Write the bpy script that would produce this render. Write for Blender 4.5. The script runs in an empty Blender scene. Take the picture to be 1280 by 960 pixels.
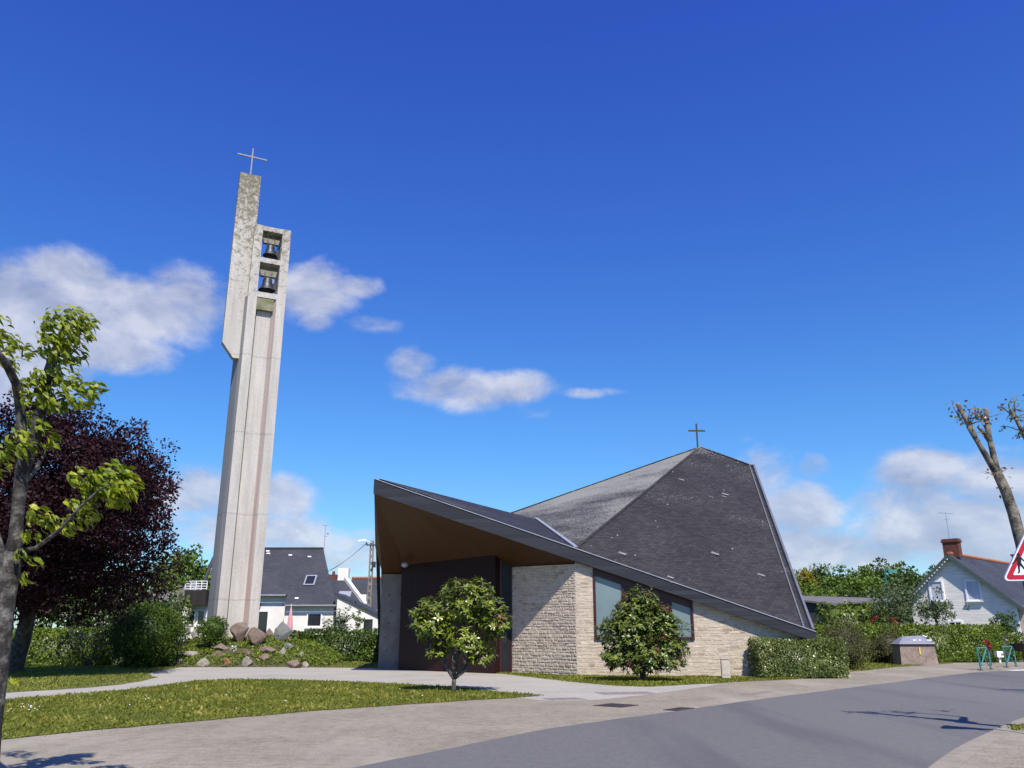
import bpy, bmesh, math, random
import numpy as np
from mathutils import Vector, Matrix, noise as mnoise

random.seed(7)
rng = np.random.default_rng(11)
R = math.radians
scene = bpy.context.scene
C = scene.collection

# ------------------------------------------------------------------ camera
FOC, PITCH, EYE = 1036.0, R(16.66), 1.6
cp, sp = math.cos(PITCH), math.sin(PITCH)
cam_d = bpy.data.cameras.new("camera")
cam_d.sensor_width = 36.0
cam_d.lens = 36.0 * FOC / 1280.0
cam_d.clip_end = 6000
cam = bpy.data.objects.new("camera", cam_d)
C.objects.link(cam)
cam.location = (0, 0, EYE)
cam.rotation_euler = (R(90) + PITCH, 0, 0)
scene.camera = cam


def ray(px, py):
    a, b = (px - 640) / FOC, (480 - py) / FOC
    return Vector((a, cp - b * sp, sp + b * cp))


def at(px, py, Y):
    """survey point: the place at distance Y (metres north of the camera) seen in this direction"""
    d = ray(px, py)
    return Vector((0, 0, EYE)) + d * (Y / d.y)


def gr(px, py):
    """survey point on the ground"""
    d = ray(px, py)
    return Vector((0, 0, EYE)) + d * (-EYE / d.z)


def pix(p):
    x, y, z = p[0], p[1], p[2] - EYE
    zc = y * cp + z * sp
    return 640 + FOC * x / zc, 480 - FOC * (-y * sp + z * cp) / zc


def plane_hit(px, py, a, b, c):
    n = (b - a).cross(c - a)
    d = ray(px, py)
    o = Vector((0, 0, EYE))
    return o + d * ((a - o).dot(n) / d.dot(n))


SUN_AZ, SUN_EL = R(16), R(53)
SUN = Vector((math.sin(SUN_AZ) * math.cos(SUN_EL), -math.cos(SUN_AZ) * math.cos(SUN_EL), math.sin(SUN_EL)))

# ------------------------------------------------------------------ materials


class NT:
    def __init__(self, nt):
        self.nt = nt
        nt.nodes.clear()

    def n(self, t, **k):
        nd = self.nt.nodes.new(t)
        for a, v in k.items():
            if a.startswith("i_"):
                nd.inputs[a[2:].replace("_", " ")].default_value = v
            else:
                setattr(nd, a, v)
        return nd

    def l(self, a, b):
        self.nt.links.new(a, b)

    def math(self, op, a, b=None, c=None):
        m = self.nt.nodes.new("ShaderNodeMath")
        m.operation = op
        for i, v in enumerate((a, b, c)):
            if v is None:
                continue
            if isinstance(v, (int, float)):
                m.inputs[i].default_value = v
            else:
                self.l(v, m.inputs[i])
        return m.outputs[0]

    def ramp(self, fac, stops):
        r = self.nt.nodes.new("ShaderNodeValToRGB")
        el = r.color_ramp.elements
        while len(el) > len(stops):
            el.remove(el[-1])
        while len(el) < len(stops):
            el.new(1)
        for e, (p, c) in zip(el, stops):
            e.position = p
            e.color = (c, c, c, 1) if isinstance(c, (int, float)) else (c[0], c[1], c[2], 1)
        self.l(fac, r.inputs[0])
        return r.outputs[0]

    def noise(self, vec, scale, detail=4, rough=0.6, dist=0.0):
        n = self.nt.nodes.new("ShaderNodeTexNoise")
        n.inputs["Scale"].default_value = scale
        n.inputs["Detail"].default_value = detail
        n.inputs["Roughness"].default_value = rough
        n.inputs["Distortion"].default_value = dist
        self.l(vec, n.inputs["Vector"])
        return n.outputs["Fac"]

    def mix(self, fac, a, b, blend="MIX"):
        m = self.nt.nodes.new("ShaderNodeMix")
        m.data_type = "RGBA"
        m.blend_type = blend
        for s, v in ((0, fac), (6, a), (7, b)):
            if isinstance(v, (int, float)):
                m.inputs[s].default_value = v
            elif isinstance(v, (tuple, list)):
                m.inputs[s].default_value = (v[0], v[1], v[2], 1)
            else:
                self.l(v, m.inputs[s])
        return m.outputs[2]

    def mapping(self, vec, scale=(1, 1, 1), rot=(0, 0, 0)):
        m = self.nt.nodes.new("ShaderNodeMapping")
        m.inputs["Scale"].default_value = scale
        m.inputs["Rotation"].default_value = rot
        self.l(vec, m.inputs["Vector"])
        return m.outputs[0]

    def bump(self, h, strength, dist=0.02, prev=None):
        b = self.nt.nodes.new("ShaderNodeBump")
        b.inputs["Strength"].default_value = strength
        b.inputs["Distance"].default_value = dist
        self.l(h, b.inputs["Height"])
        if prev is not None:
            self.l(prev, b.inputs["Normal"])
        return b.outputs[0]


def newmat(name):
    m = bpy.data.materials.new(name)
    m.use_nodes = True
    t = NT(m.node_tree)
    out = t.n("ShaderNodeOutputMaterial")
    p = t.n("ShaderNodeBsdfPrincipled")
    t.l(p.outputs[0], out.inputs[0])
    tc = t.n("ShaderNodeTexCoord")
    return m, t, p, tc, out


def setp(p, rough=0.8, spec=0.3, metal=0.0):
    p.inputs["Roughness"].default_value = rough
    p.inputs["Specular IOR Level"].default_value = spec
    p.inputs["Metallic"].default_value = metal


def M(name, col, rough=0.8, var=0.18, scale=3.0, spec=0.3, metal=0.0, bump=0.0, bscale=25.0, col2=None, thr=(0.35, 0.7), fine=0.0, fscale=60):
    m, t, p, tc, out = newmat(name)
    setp(p, rough, spec, metal)
    v = tc.outputs["Object"]
    f = t.noise(v, scale, 6, 0.62)
    lo = tuple(c * (1 - var) for c in col)
    hi = col2 if col2 else tuple(min(1, c * (1 + var)) for c in col)
    c = t.ramp(f, [(thr[0], lo), (thr[1], hi)])
    if fine > 0:
        g = t.noise(v, fscale, 2, 0.7)
        g = t.ramp(g, [(0.3, 1 - fine), (0.7, 1 + fine)])
        c = t.mix(1.0, c, g, "MULTIPLY")
    t.l(c, p.inputs["Base Color"])
    if bump > 0:
        h = t.noise(v, bscale, 4, 0.65)
        t.l(t.bump(h, bump), p.inputs["Normal"])
    return m


def leafmat(name, dark, mid, light, rough=0.5, spec=0.35, trans=0.3, tcol=None):
    m, t, p, tc, out = newmat(name)
    setp(p, rough, spec)
    a = t.n("ShaderNodeAttribute", attribute_name="tint")
    c = t.ramp(a.outputs["Fac"], [(0.0, dark), (0.5, mid), (1.0, light)])
    t.l(c, p.inputs["Base Color"])
    tr = t.n("ShaderNodeBsdfTranslucent")
    cc = t.mix(1.0, c, tcol or (1.3, 1.35, 0.5), "MULTIPLY")
    t.l(cc, tr.inputs["Color"])
    mx = t.n("ShaderNodeMixShader")
    mx.inputs[0].default_value = trans
    t.l(p.outputs[0], mx.inputs[1])
    t.l(tr.outputs[0], mx.inputs[2])
    t.l(mx.outputs[0], out.inputs[0])
    return m


def slate_mat(name, c1, c2, lichen=(0.33, 0.34, 0.30), lich_amt=0.5, speck=True, w=0.22, h=0.105):
    m, t, p, tc, out = newmat(name)
    setp(p, 0.62, 0.2)
    uv = tc.outputs["UV"]
    b = t.n("ShaderNodeTexBrick")
    b.inputs["Scale"].default_value = 1.0
    b.inputs["Brick Width"].default_value = w
    b.inputs["Row Height"].default_value = h
    b.inputs["Mortar Size"].default_value = 0.006
    b.inputs["Color1"].default_value = (*c1, 1)
    b.inputs["Color2"].default_value = (*c2, 1)
    b.inputs["Mortar"].default_value = (c1[0] * 0.45, c1[1] * 0.45, c1[2] * 0.45, 1)
    t.l(uv, b.inputs["Vector"])
    c = b.outputs["Color"]
    big = t.noise(uv, 0.35, 5, 0.6)
    c = t.mix(1.0, c, t.ramp(big, [(0.3, 0.75), (0.7, 1.25)]), "MULTIPLY")
    if lich_amt > 0:
        cov = t.noise(t.mapping(uv, (0.12, 0.3, 1), (0, 0, 0.35)), 1.0, 4, 0.6)
        spk = t.noise(uv, 9.0, 6, 0.8)
        s = t.math("ADD", t.math("MULTIPLY", cov, 0.9), spk)
        zs = t.n("ShaderNodeSeparateXYZ")
        t.l(tc.outputs["Object"], zs.inputs[0])
        s = t.math("ADD", s, t.math("MULTIPLY", t.math("SUBTRACT", zs.outputs[2], 6.0), 0.03))
        f = t.ramp(s, [(1.08 - 0.25 * lich_amt, 0.0), (1.3 - 0.25 * lich_amt, 0.6)])
        # the ramp only covers 0..1, so bring the sum into range first
        s2 = t.math("MULTIPLY", s, 0.5)
        f = t.ramp(s2, [(0.60 - 0.13 * lich_amt, 0.0), (0.70 - 0.13 * lich_amt, 0.75)])
        c = t.mix(f, c, lichen)
    if speck:
        vo = t.n("ShaderNodeTexVoronoi")
        vo.inputs["Scale"].default_value = 2.3
        t.l(uv, vo.inputs["Vector"])
        sp_ = t.ramp(vo.outputs["Distance"], [(0.06, 0.8), (0.11, 0.0)])
        gate = t.ramp(t.noise(uv, 1.1, 3), [(0.5, 0.0), (0.6, 1.0)])
        c = t.mix(t.math("MULTIPLY", sp_, gate), c, (0.34, 0.35, 0.33))
    t.l(c, p.inputs["Base Color"])
    nb = t.bump(b.outputs["Fac"], 0.5, 0.01)
    t.l(t.bump(t.noise(uv, 12, 3), 0.25, 0.02, nb), p.inputs["Normal"])
    return m


def board_mat(name, col, pitch, rough=0.6, along="v", dark=0.55, var=0.15, width=0.08, bump=0.5):
    """boards: a thin dark joint every PITCH metres in the UV direction across them, each board a little different"""
    m, t, p, tc, out = newmat(name)
    setp(p, rough, 0.3)
    s = t.n("ShaderNodeSeparateXYZ")
    t.l(tc.outputs["UV"], s.inputs[0])
    v = s.outputs[1] if along == "v" else s.outputs[0]
    q = t.math("DIVIDE", v, pitch)
    fr = t.math("FRACT", q)
    j = t.ramp(fr, [(0.0, dark), (width, 1.0), (1.0, 0.96)])
    wn = t.n("ShaderNodeTexWhiteNoise", noise_dimensions="1D")
    t.l(t.math("FLOOR", q), wn.inputs["W"])
    g = t.ramp(wn.outputs[0], [(0.0, 1 - var), (1.0, 1 + var)])
    st = t.noise(t.mapping(tc.outputs["UV"], (0.6, 9, 1) if along == "v" else (9, 0.6, 1)), 2.0, 4)
    c = t.mix(1.0, t.mix(1.0, col, g, "MULTIPLY"), t.ramp(st, [(0.3, 0.85), (0.7, 1.12)]), "MULTIPLY")
    c = t.mix(1.0, c, j, "MULTIPLY")
    t.l(c, p.inputs["Base Color"])
    t.l(t.bump(j, bump, 0.015), p.inputs["Normal"])
    return m


def stone_mat(name):
    m, t, p, tc, out = newmat(name)
    setp(p, 0.9, 0.2)
    a = t.n("ShaderNodeAttribute", attribute_name="tint")
    c = t.ramp(a.outputs["Fac"], [(0.0, (0.33, 0.255, 0.18)), (0.2, (0.46, 0.38, 0.29)), (0.7, (0.505, 0.425, 0.33)), (1.0, (0.56, 0.48, 0.38))])
    v = tc.outputs["Object"]
    c = t.mix(1.0, c, t.ramp(t.noise(v, 5, 6, 0.7), [(0.3, 0.78), (0.7, 1.12)]), "MULTIPLY")
    st = t.ramp(t.noise(v, 1.1, 5, 0.7), [(0.56, 0.0), (0.72, 0.45)])
    c = t.mix(st, c, (0.26, 0.20, 0.13))
    t.l(c, p.inputs["Base Color"])
    h = t.noise(v, 18, 6, 0.7)
    t.l(t.bump(h, 0.4, 0.02), p.inputs["Normal"])
    return m


def ground_mat(name, a, b, scale, speck, sscale, bump, patch=None, stretch=None, rough=0.92):
    m, t, p, tc, out = newmat(name)
    setp(p, rough, 0.2)
    v = tc.outputs["Object"]
    big = t.noise(v if not stretch else t.mapping(v, stretch[0], (0, 0, stretch[1])), scale, 6, 0.6)
    c = t.ramp(big, [(0.32, a), (0.68, b)])
    fine = t.noise(v, sscale, 3, 0.75)
    mid = t.noise(v, sscale * 0.16, 5, 0.7)
    c = t.mix(1.0, c, t.ramp(mid, [(0.3, 1 - speck * 0.55), (0.7, 1 + speck * 0.5)]), "MULTIPLY")
    c = t.mix(1.0, c, t.ramp(fine, [(0.3, 1 - speck), (0.7, 1 + speck)]), "MULTIPLY")
    if patch:
        pn = t.noise(t.mapping(v, patch[1], (0, 0, patch[2])), patch[3], 4, 0.55)
        c = t.mix(t.ramp(pn, [(patch[4], 0.0), (patch[5], patch[6])]), c, patch[0])
    t.l(c, p.inputs["Base Color"])
    nb = t.bump(fine, bump, 0.01)
    t.l(t.bump(t.noise(v, sscale * 0.25, 4, 0.7), bump * 0.7, 0.03, nb), p.inputs["Normal"])
    return m


def concrete_mat(name, base, stain=None):
    m, t, p, tc, out = newmat(name)
    setp(p, 0.88, 0.2)
    v = tc.outputs["Object"]
    s = t.n("ShaderNodeSeparateXYZ")
    t.l(v, s.inputs[0])
    z = s.outputs[2]
    n1 = t.noise(t.mapping(v, (2.2, 2.2, 0.22)), 1.0, 6, 0.65)
    c = t.ramp(n1, [(0.3, tuple(k * 0.76 for k in base)), (0.68, tuple(min(1, k * 1.08) for k in base))])
    n2 = t.noise(v, 9, 5, 0.7)
    c = t.mix(1.0, c, t.ramp(n2, [(0.3, 0.88), (0.7, 1.07)]), "MULTIPLY")
    if stain:
        n3 = t.noise(t.mapping(v, (5, 5, 0.09)), 1.0, 4, 0.6)
        c = t.mix(t.ramp(n3, [(0.4, 0.15), (0.62, 0.8)]), c, stain)
    # casting joints about every 4.4 m, slightly wavy
    jz = t.math("ADD", z, t.math("MULTIPLY", t.noise(v, 2.0, 3), 0.25))
    fr = t.math("FRACT", t.math("DIVIDE", t.math("ADD", jz, 1.15), 4.45))
    j = t.ramp(fr, [(0.0, 0.74), (0.010, 0.82), (0.022, 1.0)])
    c = t.mix(1.0, c, j, "MULTIPLY")
    # lichen, thick on the weathered top
    top = t.n("ShaderNodeMapRange")
    top.inputs["From Min"].default_value = 16
    top.inputs["From Max"].default_value = 29
    t.l(z, top.inputs["Value"])
    ln = t.noise(v, 4.0, 7, 0.78)
    lm = t.math("ADD", ln, t.math("MULTIPLY", top.outputs[0], 0.32))
    c = t.mix(t.ramp(lm, [(0.66, 0.0), (0.78, 0.85)]), c, (0.155, 0.135, 0.080))
    ln2 = t.noise(v, 7.0, 7, 0.8)
    lm2 = t.math("ADD", ln2, t.math("MULTIPLY", top.outputs[0], 0.22))
    c = t.mix(t.ramp(lm2, [(0.70, 0.0), (0.76, 0.8)]), c, (0.09, 0.085, 0.06))
    t.l(c, p.inputs["Base Color"])
    t.l(t.bump(n2, 0.25, 0.02), p.inputs["Normal"])
    return m


MAT = {}
MAT["stone"] = stone_mat("rubble_stone")
MAT["mortar"] = M("mortar", (0.53, 0.45, 0.35), 0.95, 0.15, 6, bump=0.3)
MAT["slate"] = slate_mat("roof_slate", (0.023, 0.0215, 0.0225), (0.041, 0.038, 0.038), lich_amt=0.42)
MAT["slate_lichen"] = slate_mat("lichened_slate", (0.034, 0.032, 0.029), (0.060, 0.057, 0.050), lichen=(0.30, 0.295, 0.255), lich_amt=1.2)
MAT["slate_clean"] = slate_mat("house_slate", (0.042, 0.044, 0.053), (0.056, 0.058, 0.069), lich_amt=0.0, speck=False, w=0.26, h=0.13)
MAT["fascia"] = board_mat("slate_hung_fascia", (0.024, 0.026, 0.033), 0.155, 0.62, dark=0.5, var=0.3)
MAT["soffit"] = board_mat("soffit_boards", (0.060, 0.025, 0.006), 0.14, 0.5, along="u", dark=0.55, var=0.12)
MAT["zinc"] = M("zinc_flashing", (0.34, 0.35, 0.38), 0.45, 0.15, 4, spec=0.5, metal=0.3)
MAT["zinc_dull"] = M("dull_zinc", (0.13, 0.135, 0.155), 0.55, 0.15, 4, spec=0.4, metal=0.2)
MAT["burgundy"] = board_mat("burgundy_panels", (0.020, 0.005, 0.005), 1.1, 0.45, along="u", dark=0.5, var=0.06, width=0.015)
MAT["burgundy_frame"] = M("burgundy_paint", (0.050, 0.009, 0.013), 0.4, 0.1, 8, spec=0.4)
MAT["glass_pale"] = M("frosted_glass", (0.15, 0.205, 0.215), 0.12, 0.10, 0.8, spec=0.5)
MAT["glass_dark"] = M("dark_glass", (0.018, 0.02, 0.025), 0.08, 0.2, 1.0, spec=0.6)
MAT["glass_shade"] = M("shaded_glass", (0.02, 0.022, 0.024), 0.35, 0.2, 1.0, spec=0.15)
MAT["concrete"] = concrete_mat("tower_concrete", (0.50, 0.465, 0.415))
MAT["concrete_pink"] = concrete_mat("stained_concrete", (0.47, 0.43, 0.39), (0.36, 0.235, 0.205))
MAT["concrete_dark"] = concrete_mat("weathered_shaded_concrete", (0.36, 0.34, 0.32), (0.20, 0.195, 0.19))  # darker, streaked copy: shade of the shaft's left faces and groove put into colour
MAT["lichen_block"] = M("lichened_concrete", (0.36, 0.34, 0.24), 0.9, 0.3, 2.5, col2=(0.13, 0.13, 0.05))
MAT["bronze"] = M("bell_bronze", (0.065, 0.068, 0.072), 0.5, 0.3, 4, spec=0.5, metal=0.6)
MAT["headstock"] = M("weathered_headstock", (0.24, 0.21, 0.16), 0.9, 0.35, 7, bump=0.4)
MAT["iron"] = M("dark_iron", (0.05, 0.05, 0.055), 0.6, 0.2, 6, metal=0.4)
MAT["cross"] = M("cross_steel", (0.20, 0.19, 0.19), 0.55, 0.2, 8, metal=0.5)
MAT["white_wall"] = M("cream_render", (0.72, 0.68, 0.62), 0.9, 0.07, 1.2, fine=0.04)
MAT["white_paint"] = M("white_paint", (0.8, 0.8, 0.8), 0.5, 0.04, 4)
MAT["siding"] = board_mat("pale_siding", (0.78, 0.74, 0.66), 0.21, 0.7, dark=0.72, var=0.035, width=0.12, bump=0.8)
MAT["brown_box"] = board_mat("brown_balcony_cladding", (0.028, 0.022, 0.020), 0.3, 0.6, along="u", dark=0.7, var=0.1)
MAT["brick"] = M("chimney_brick", (0.13, 0.048, 0.036), 0.9, 0.35, 9, bump=0.4)
MAT["ridge_tile"] = M("terracotta_ridge", (0.36, 0.14, 0.07), 0.85, 0.3, 5)
MAT["curtain"] = board_mat("net_curtain", (0.52, 0.53, 0.58), 0.09, 0.35, along="u", dark=0.8, var=0.08)
MAT["teal"] = M("teal_paint", (0.04, 0.20, 0.21), 0.45, 0.15, 8, spec=0.5)
MAT["green_paint"] = M("green_lamp_paint", (0.015, 0.14, 0.11), 0.45, 0.12, 8, spec=0.5)
MAT["barge"] = M("grey_green_paint", (0.07, 0.095, 0.09), 0.6, 0.1, 8)
MAT["wood_fence"] = board_mat("fence_boards", (0.085, 0.055, 0.04), 0.12, 0.8, along="u")
MAT["barn"] = M("dark_barn_cladding", (0.045, 0.045, 0.047), 0.9, 0.15, 2)
MAT["barn_roof"] = M("fibre_cement_roof", (0.13, 0.122, 0.118), 0.9, 0.15, 2)
MAT["concrete_grey"] = M("grey_formwork_concrete", (0.18, 0.165, 0.14), 0.9, 0.2, 2.0, fine=0.1, fscale=14, bump=0.2)
MAT["pebble"] = ground_mat("pebble_dash", (0.21, 0.155, 0.13), (0.28, 0.22, 0.185), 2.0, 0.35, 22, 0.6)
MAT["lid"] = M("container_lid", (0.19, 0.195, 0.235), 0.5, 0.1, 3, spec=0.5)
MAT["pole"] = M("concrete_pole", (0.22, 0.185, 0.15), 0.9, 0.2, 3)
MAT["pink"] = M("pink_cloth", (0.62, 0.30, 0.32), 0.9, 0.15, 4)
MAT["sign_red"] = M("sign_red", (0.45, 0.008, 0.03), 0.35, 0.05, 4, spec=0.5)
MAT["sign_white"] = M("sign_white", (0.74, 0.75, 0.79), 0.35, 0.03, 4, spec=0.5)
MAT["sign_edge"] = M("sign_edge", (0.55, 0.57, 0.6), 0.4, 0.08, 5, metal=0.3)
MAT["black"] = M("black_film", (0.012, 0.012, 0.014), 0.5, 0.05, 4)
MAT["galva"] = M("galvanised_steel", (0.35, 0.36, 0.37), 0.5, 0.1, 5, metal=0.6)
MAT["yellow"] = M("yellow_sticker", (0.7, 0.55, 0.04), 0.6, 0.05, 4)
MAT["red"] = leafmat("red_petals", (0.16, 0.008, 0.01), (0.32, 0.018, 0.018), (0.45, 0.04, 0.035), trans=0.2, tcol=(1, 0.6, 0.6))
MAT["petal_white"] = leafmat("white_petals", (0.5, 0.5, 0.48), (0.7, 0.7, 0.66), (0.8, 0.8, 0.78), trans=0.2, tcol=(1, 1, 1))
MAT["daisy"] = M("daisy_petals", (0.75, 0.74, 0.68), 0.8, 0.1, 4)
MAT["beige_box"] = M("beige_meter_box", (0.46, 0.41, 0.34), 0.7, 0.08, 4)
MAT["cover_iron"] = M("cast_iron_cover", (0.06, 0.045, 0.042), 0.75, 0.3, 14, bump=0.5, bscale=40)
MAT["cover_pale"] = M("concrete_cover", (0.24, 0.20, 0.18), 0.9, 0.2, 10, bump=0.3)

MAT["asphalt"] = ground_mat("road_asphalt", (0.119, 0.114, 0.110), (0.143, 0.138, 0.132), 0.35, 0.20, 42, 0.4, ((0.095, 0.091, 0.094), (0.55, 0.07, 1), -0.60, 1.0, 0.54, 0.66, 0.75), (((0.3, 0.06, 1)), -0.6), rough=0.8)
MAT["pavement"] = ground_mat("stabilised_pavement", (0.205, 0.180, 0.135), (0.268, 0.236, 0.178), 0.6, 0.36, 30, 0.6, ((0.31, 0.282, 0.225), (0.5, 0.10, 1), -0.75, 1.0, 0.52, 0.66, 0.7))
MAT["path"] = ground_mat("pale_path", (0.305, 0.282, 0.240), (0.36, 0.335, 0.290), 0.5, 0.16, 35, 0.35, ((0.25, 0.23, 0.21), (0.4, 0.4, 1), 0, 1.0, 0.56, 0.7, 0.6))
MAT["soil"] = ground_mat("lawn_soil", (0.085, 0.11, 0.02), (0.135, 0.15, 0.034), 0.9, 0.35, 25, 0.6, ((0.13, 0.12, 0.045), (1, 1, 1), 0, 0.5, 0.55, 0.7, 0.8))
MAT["ground"] = ground_mat("far_ground", (0.06, 0.085, 0.022), (0.10, 0.11, 0.04), 0.08, 0.25, 6, 0.3)
MAT["earth"] = ground_mat("rockery_earth", (0.05, 0.055, 0.02), (0.09, 0.08, 0.04), 1.5, 0.4, 15, 0.8)
MAT["kerb"] = M("kerb_stone", (0.25, 0.22, 0.17), 0.9, 0.15, 3, fine=0.2, bump=0.3)
MAT["line_white"] = M("road_paint", (0.62, 0.62, 0.60), 0.8, 0.2, 6)

MAT["bark_grey"] = M("lichened_grey_bark", (0.045, 0.040, 0.035), 0.95, 0.3, 9, col2=(0.19, 0.18, 0.155), thr=(0.46, 0.74), bump=0.9, bscale=30, fine=0.3, fscale=45)
MAT["bark_pollard"] = M("pollard_bark", (0.085, 0.07, 0.055), 0.95, 0.3, 6, col2=(0.25, 0.23, 0.18), thr=(0.38, 0.68), bump=0.9, bscale=26, fine=0.3, fscale=40)
MAT["bark_dark"] = M("dark_bark", (0.055, 0.045, 0.038), 0.95, 0.3, 5, col2=(0.15, 0.13, 0.12), bump=0.8)
MAT["bark_mag"] = M("magnolia_bark", (0.05, 0.042, 0.037), 0.9, 0.3, 6, col2=(0.15, 0.135, 0.12), bump=0.5)
MAT["cut_wood"] = M("cut_wood", (0.42, 0.30, 0.18), 0.9, 0.15, 8)
MAT["l_lime"] = leafmat("lime_leaf", (0.07, 0.11, 0.006), (0.19, 0.24, 0.012), (0.36, 0.37, 0.03), 0.45, 0.3, 0.35, (1.4, 1.35, 0.5))
MAT["l_beech"] = leafmat("copper_leaf", (0.010, 0.004, 0.006), (0.027, 0.009, 0.0125), (0.066, 0.026, 0.031), 0.6, 0.15, 0.12, (2.0, 0.6, 0.7))
MAT["l_mag"] = leafmat("magnolia_leaf", (0.055, 0.085, 0.008), (0.14, 0.18, 0.014), (0.28, 0.30, 0.04), 0.34, 0.5, 0.14)
MAT["l_mag_dark"] = leafmat("dark_magnolia_leaf", (0.042, 0.066, 0.010), (0.095, 0.13, 0.016), (0.21, 0.235, 0.04), 0.34, 0.5, 0.10)
MAT["l_rust"] = leafmat("rusty_leaf", (0.10, 0.035, 0.02), (0.16, 0.06, 0.03), (0.22, 0.11, 0.05), 0.4, 0.4, 0.15)
MAT["l_hedge"] = leafmat("hedge_leaf", (0.028, 0.058, 0.010), (0.065, 0.105, 0.014), (0.13, 0.18, 0.02), 0.4, 0.4, 0.2)
MAT["l_hedge_bright"] = leafmat("bright_hedge_leaf", (0.055, 0.09, 0.008), (0.11, 0.16, 0.012), (0.22, 0.27, 0.02), 0.42, 0.4, 0.25)
MAT["l_var"] = leafmat("variegated_leaf", (0.06, 0.088, 0.016), (0.125, 0.16, 0.035), (0.33, 0.35, 0.14), 0.33, 0.45, 0.15)
MAT["l_dark"] = leafmat("dark_evergreen_leaf", (0.022, 0.045, 0.006), (0.055, 0.098, 0.010), (0.11, 0.165, 0.02), 0.5, 0.25, 0.15)
MAT["l_bush"] = leafmat("bush_leaf", (0.035, 0.07, 0.010), (0.08, 0.135, 0.015), (0.15, 0.21, 0.025), 0.4, 0.4, 0.2)
MAT["l_tree"] = leafmat("wood_leaf", (0.045, 0.082, 0.012), (0.098, 0.155, 0.022), (0.175, 0.24, 0.04), 0.6, 0.25, 0.2)
MAT["l_tree_dark"] = leafmat("dark_wood_leaf", (0.026, 0.05, 0.012), (0.056, 0.092, 0.018), (0.105, 0.15, 0.03), 0.6, 0.25, 0.15)
MAT["l_tree_light"] = leafmat("light_wood_leaf", (0.06, 0.10, 0.015), (0.12, 0.18, 0.025), (0.20, 0.27, 0.04), 0.6, 0.25, 0.2)
MAT["l_gold"] = leafmat("gorse_bloom", (0.10, 0.10, 0.012), (0.20, 0.17, 0.015), (0.30, 0.25, 0.03), 0.7, 0.2, 0.15, (1, 1, 0.5))
MAT["l_olive"] = leafmat("olive_shrub_leaf", (0.045, 0.045, 0.018), (0.085, 0.085, 0.030), (0.15, 0.15, 0.05), 0.6, 0.3, 0.12)
MAT["l_apple"] = leafmat("grey_green_leaf", (0.05, 0.07, 0.03), (0.10, 0.135, 0.06), (0.19, 0.23, 0.12), 0.55, 0.3, 0.2)
MAT["l_ivy"] = leafmat("rockery_leaf", (0.05, 0.08, 0.010), (0.12, 0.17, 0.016), (0.24, 0.28, 0.03), 0.5, 0.3, 0.25)
MAT["l_grass"] = leafmat("grass_blade", (0.085, 0.100, 0.012), (0.165, 0.180, 0.020), (0.30, 0.27, 0.06), 0.6, 0.25, 0.3)


def rock_mat(name, a, b):
    m, t, p, tc, out = newmat(name)
    setp(p, 0.92, 0.2)
    v = tc.outputs["Object"]
    c = t.ramp(t.noise(v, 3.0, 7, 0.7), [(0.3, a), (0.7, b)])
    c = t.mix(t.ramp(t.noise(v, 9.0, 6, 0.8), [(0.55, 0.0), (0.7, 0.6)]), c, (0.30, 0.30, 0.25))
    t.l(c, p.inputs["Base Color"])
    t.l(t.bump(t.noise(v, 8, 7, 0.75), 0.9, 0.08), p.inputs["Normal"])
    return m


MAT["rock_brown"] = rock_mat("brown_rock", (0.13, 0.095, 0.075), (0.27, 0.20, 0.16))
MAT["rock_grey"] = rock_mat("grey_rock", (0.15, 0.15, 0.145), (0.24, 0.24, 0.23))
MAT["rock_pale"] = rock_mat("pale_rock", (0.25, 0.22, 0.19), (0.40, 0.36, 0.32))
MAT["rock_orange"] = rock_mat("orange_rock", (0.24, 0.10, 0.05), (0.36, 0.18, 0.10))

# ------------------------------------------------------------------ mesh building
ORG = {}


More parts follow.
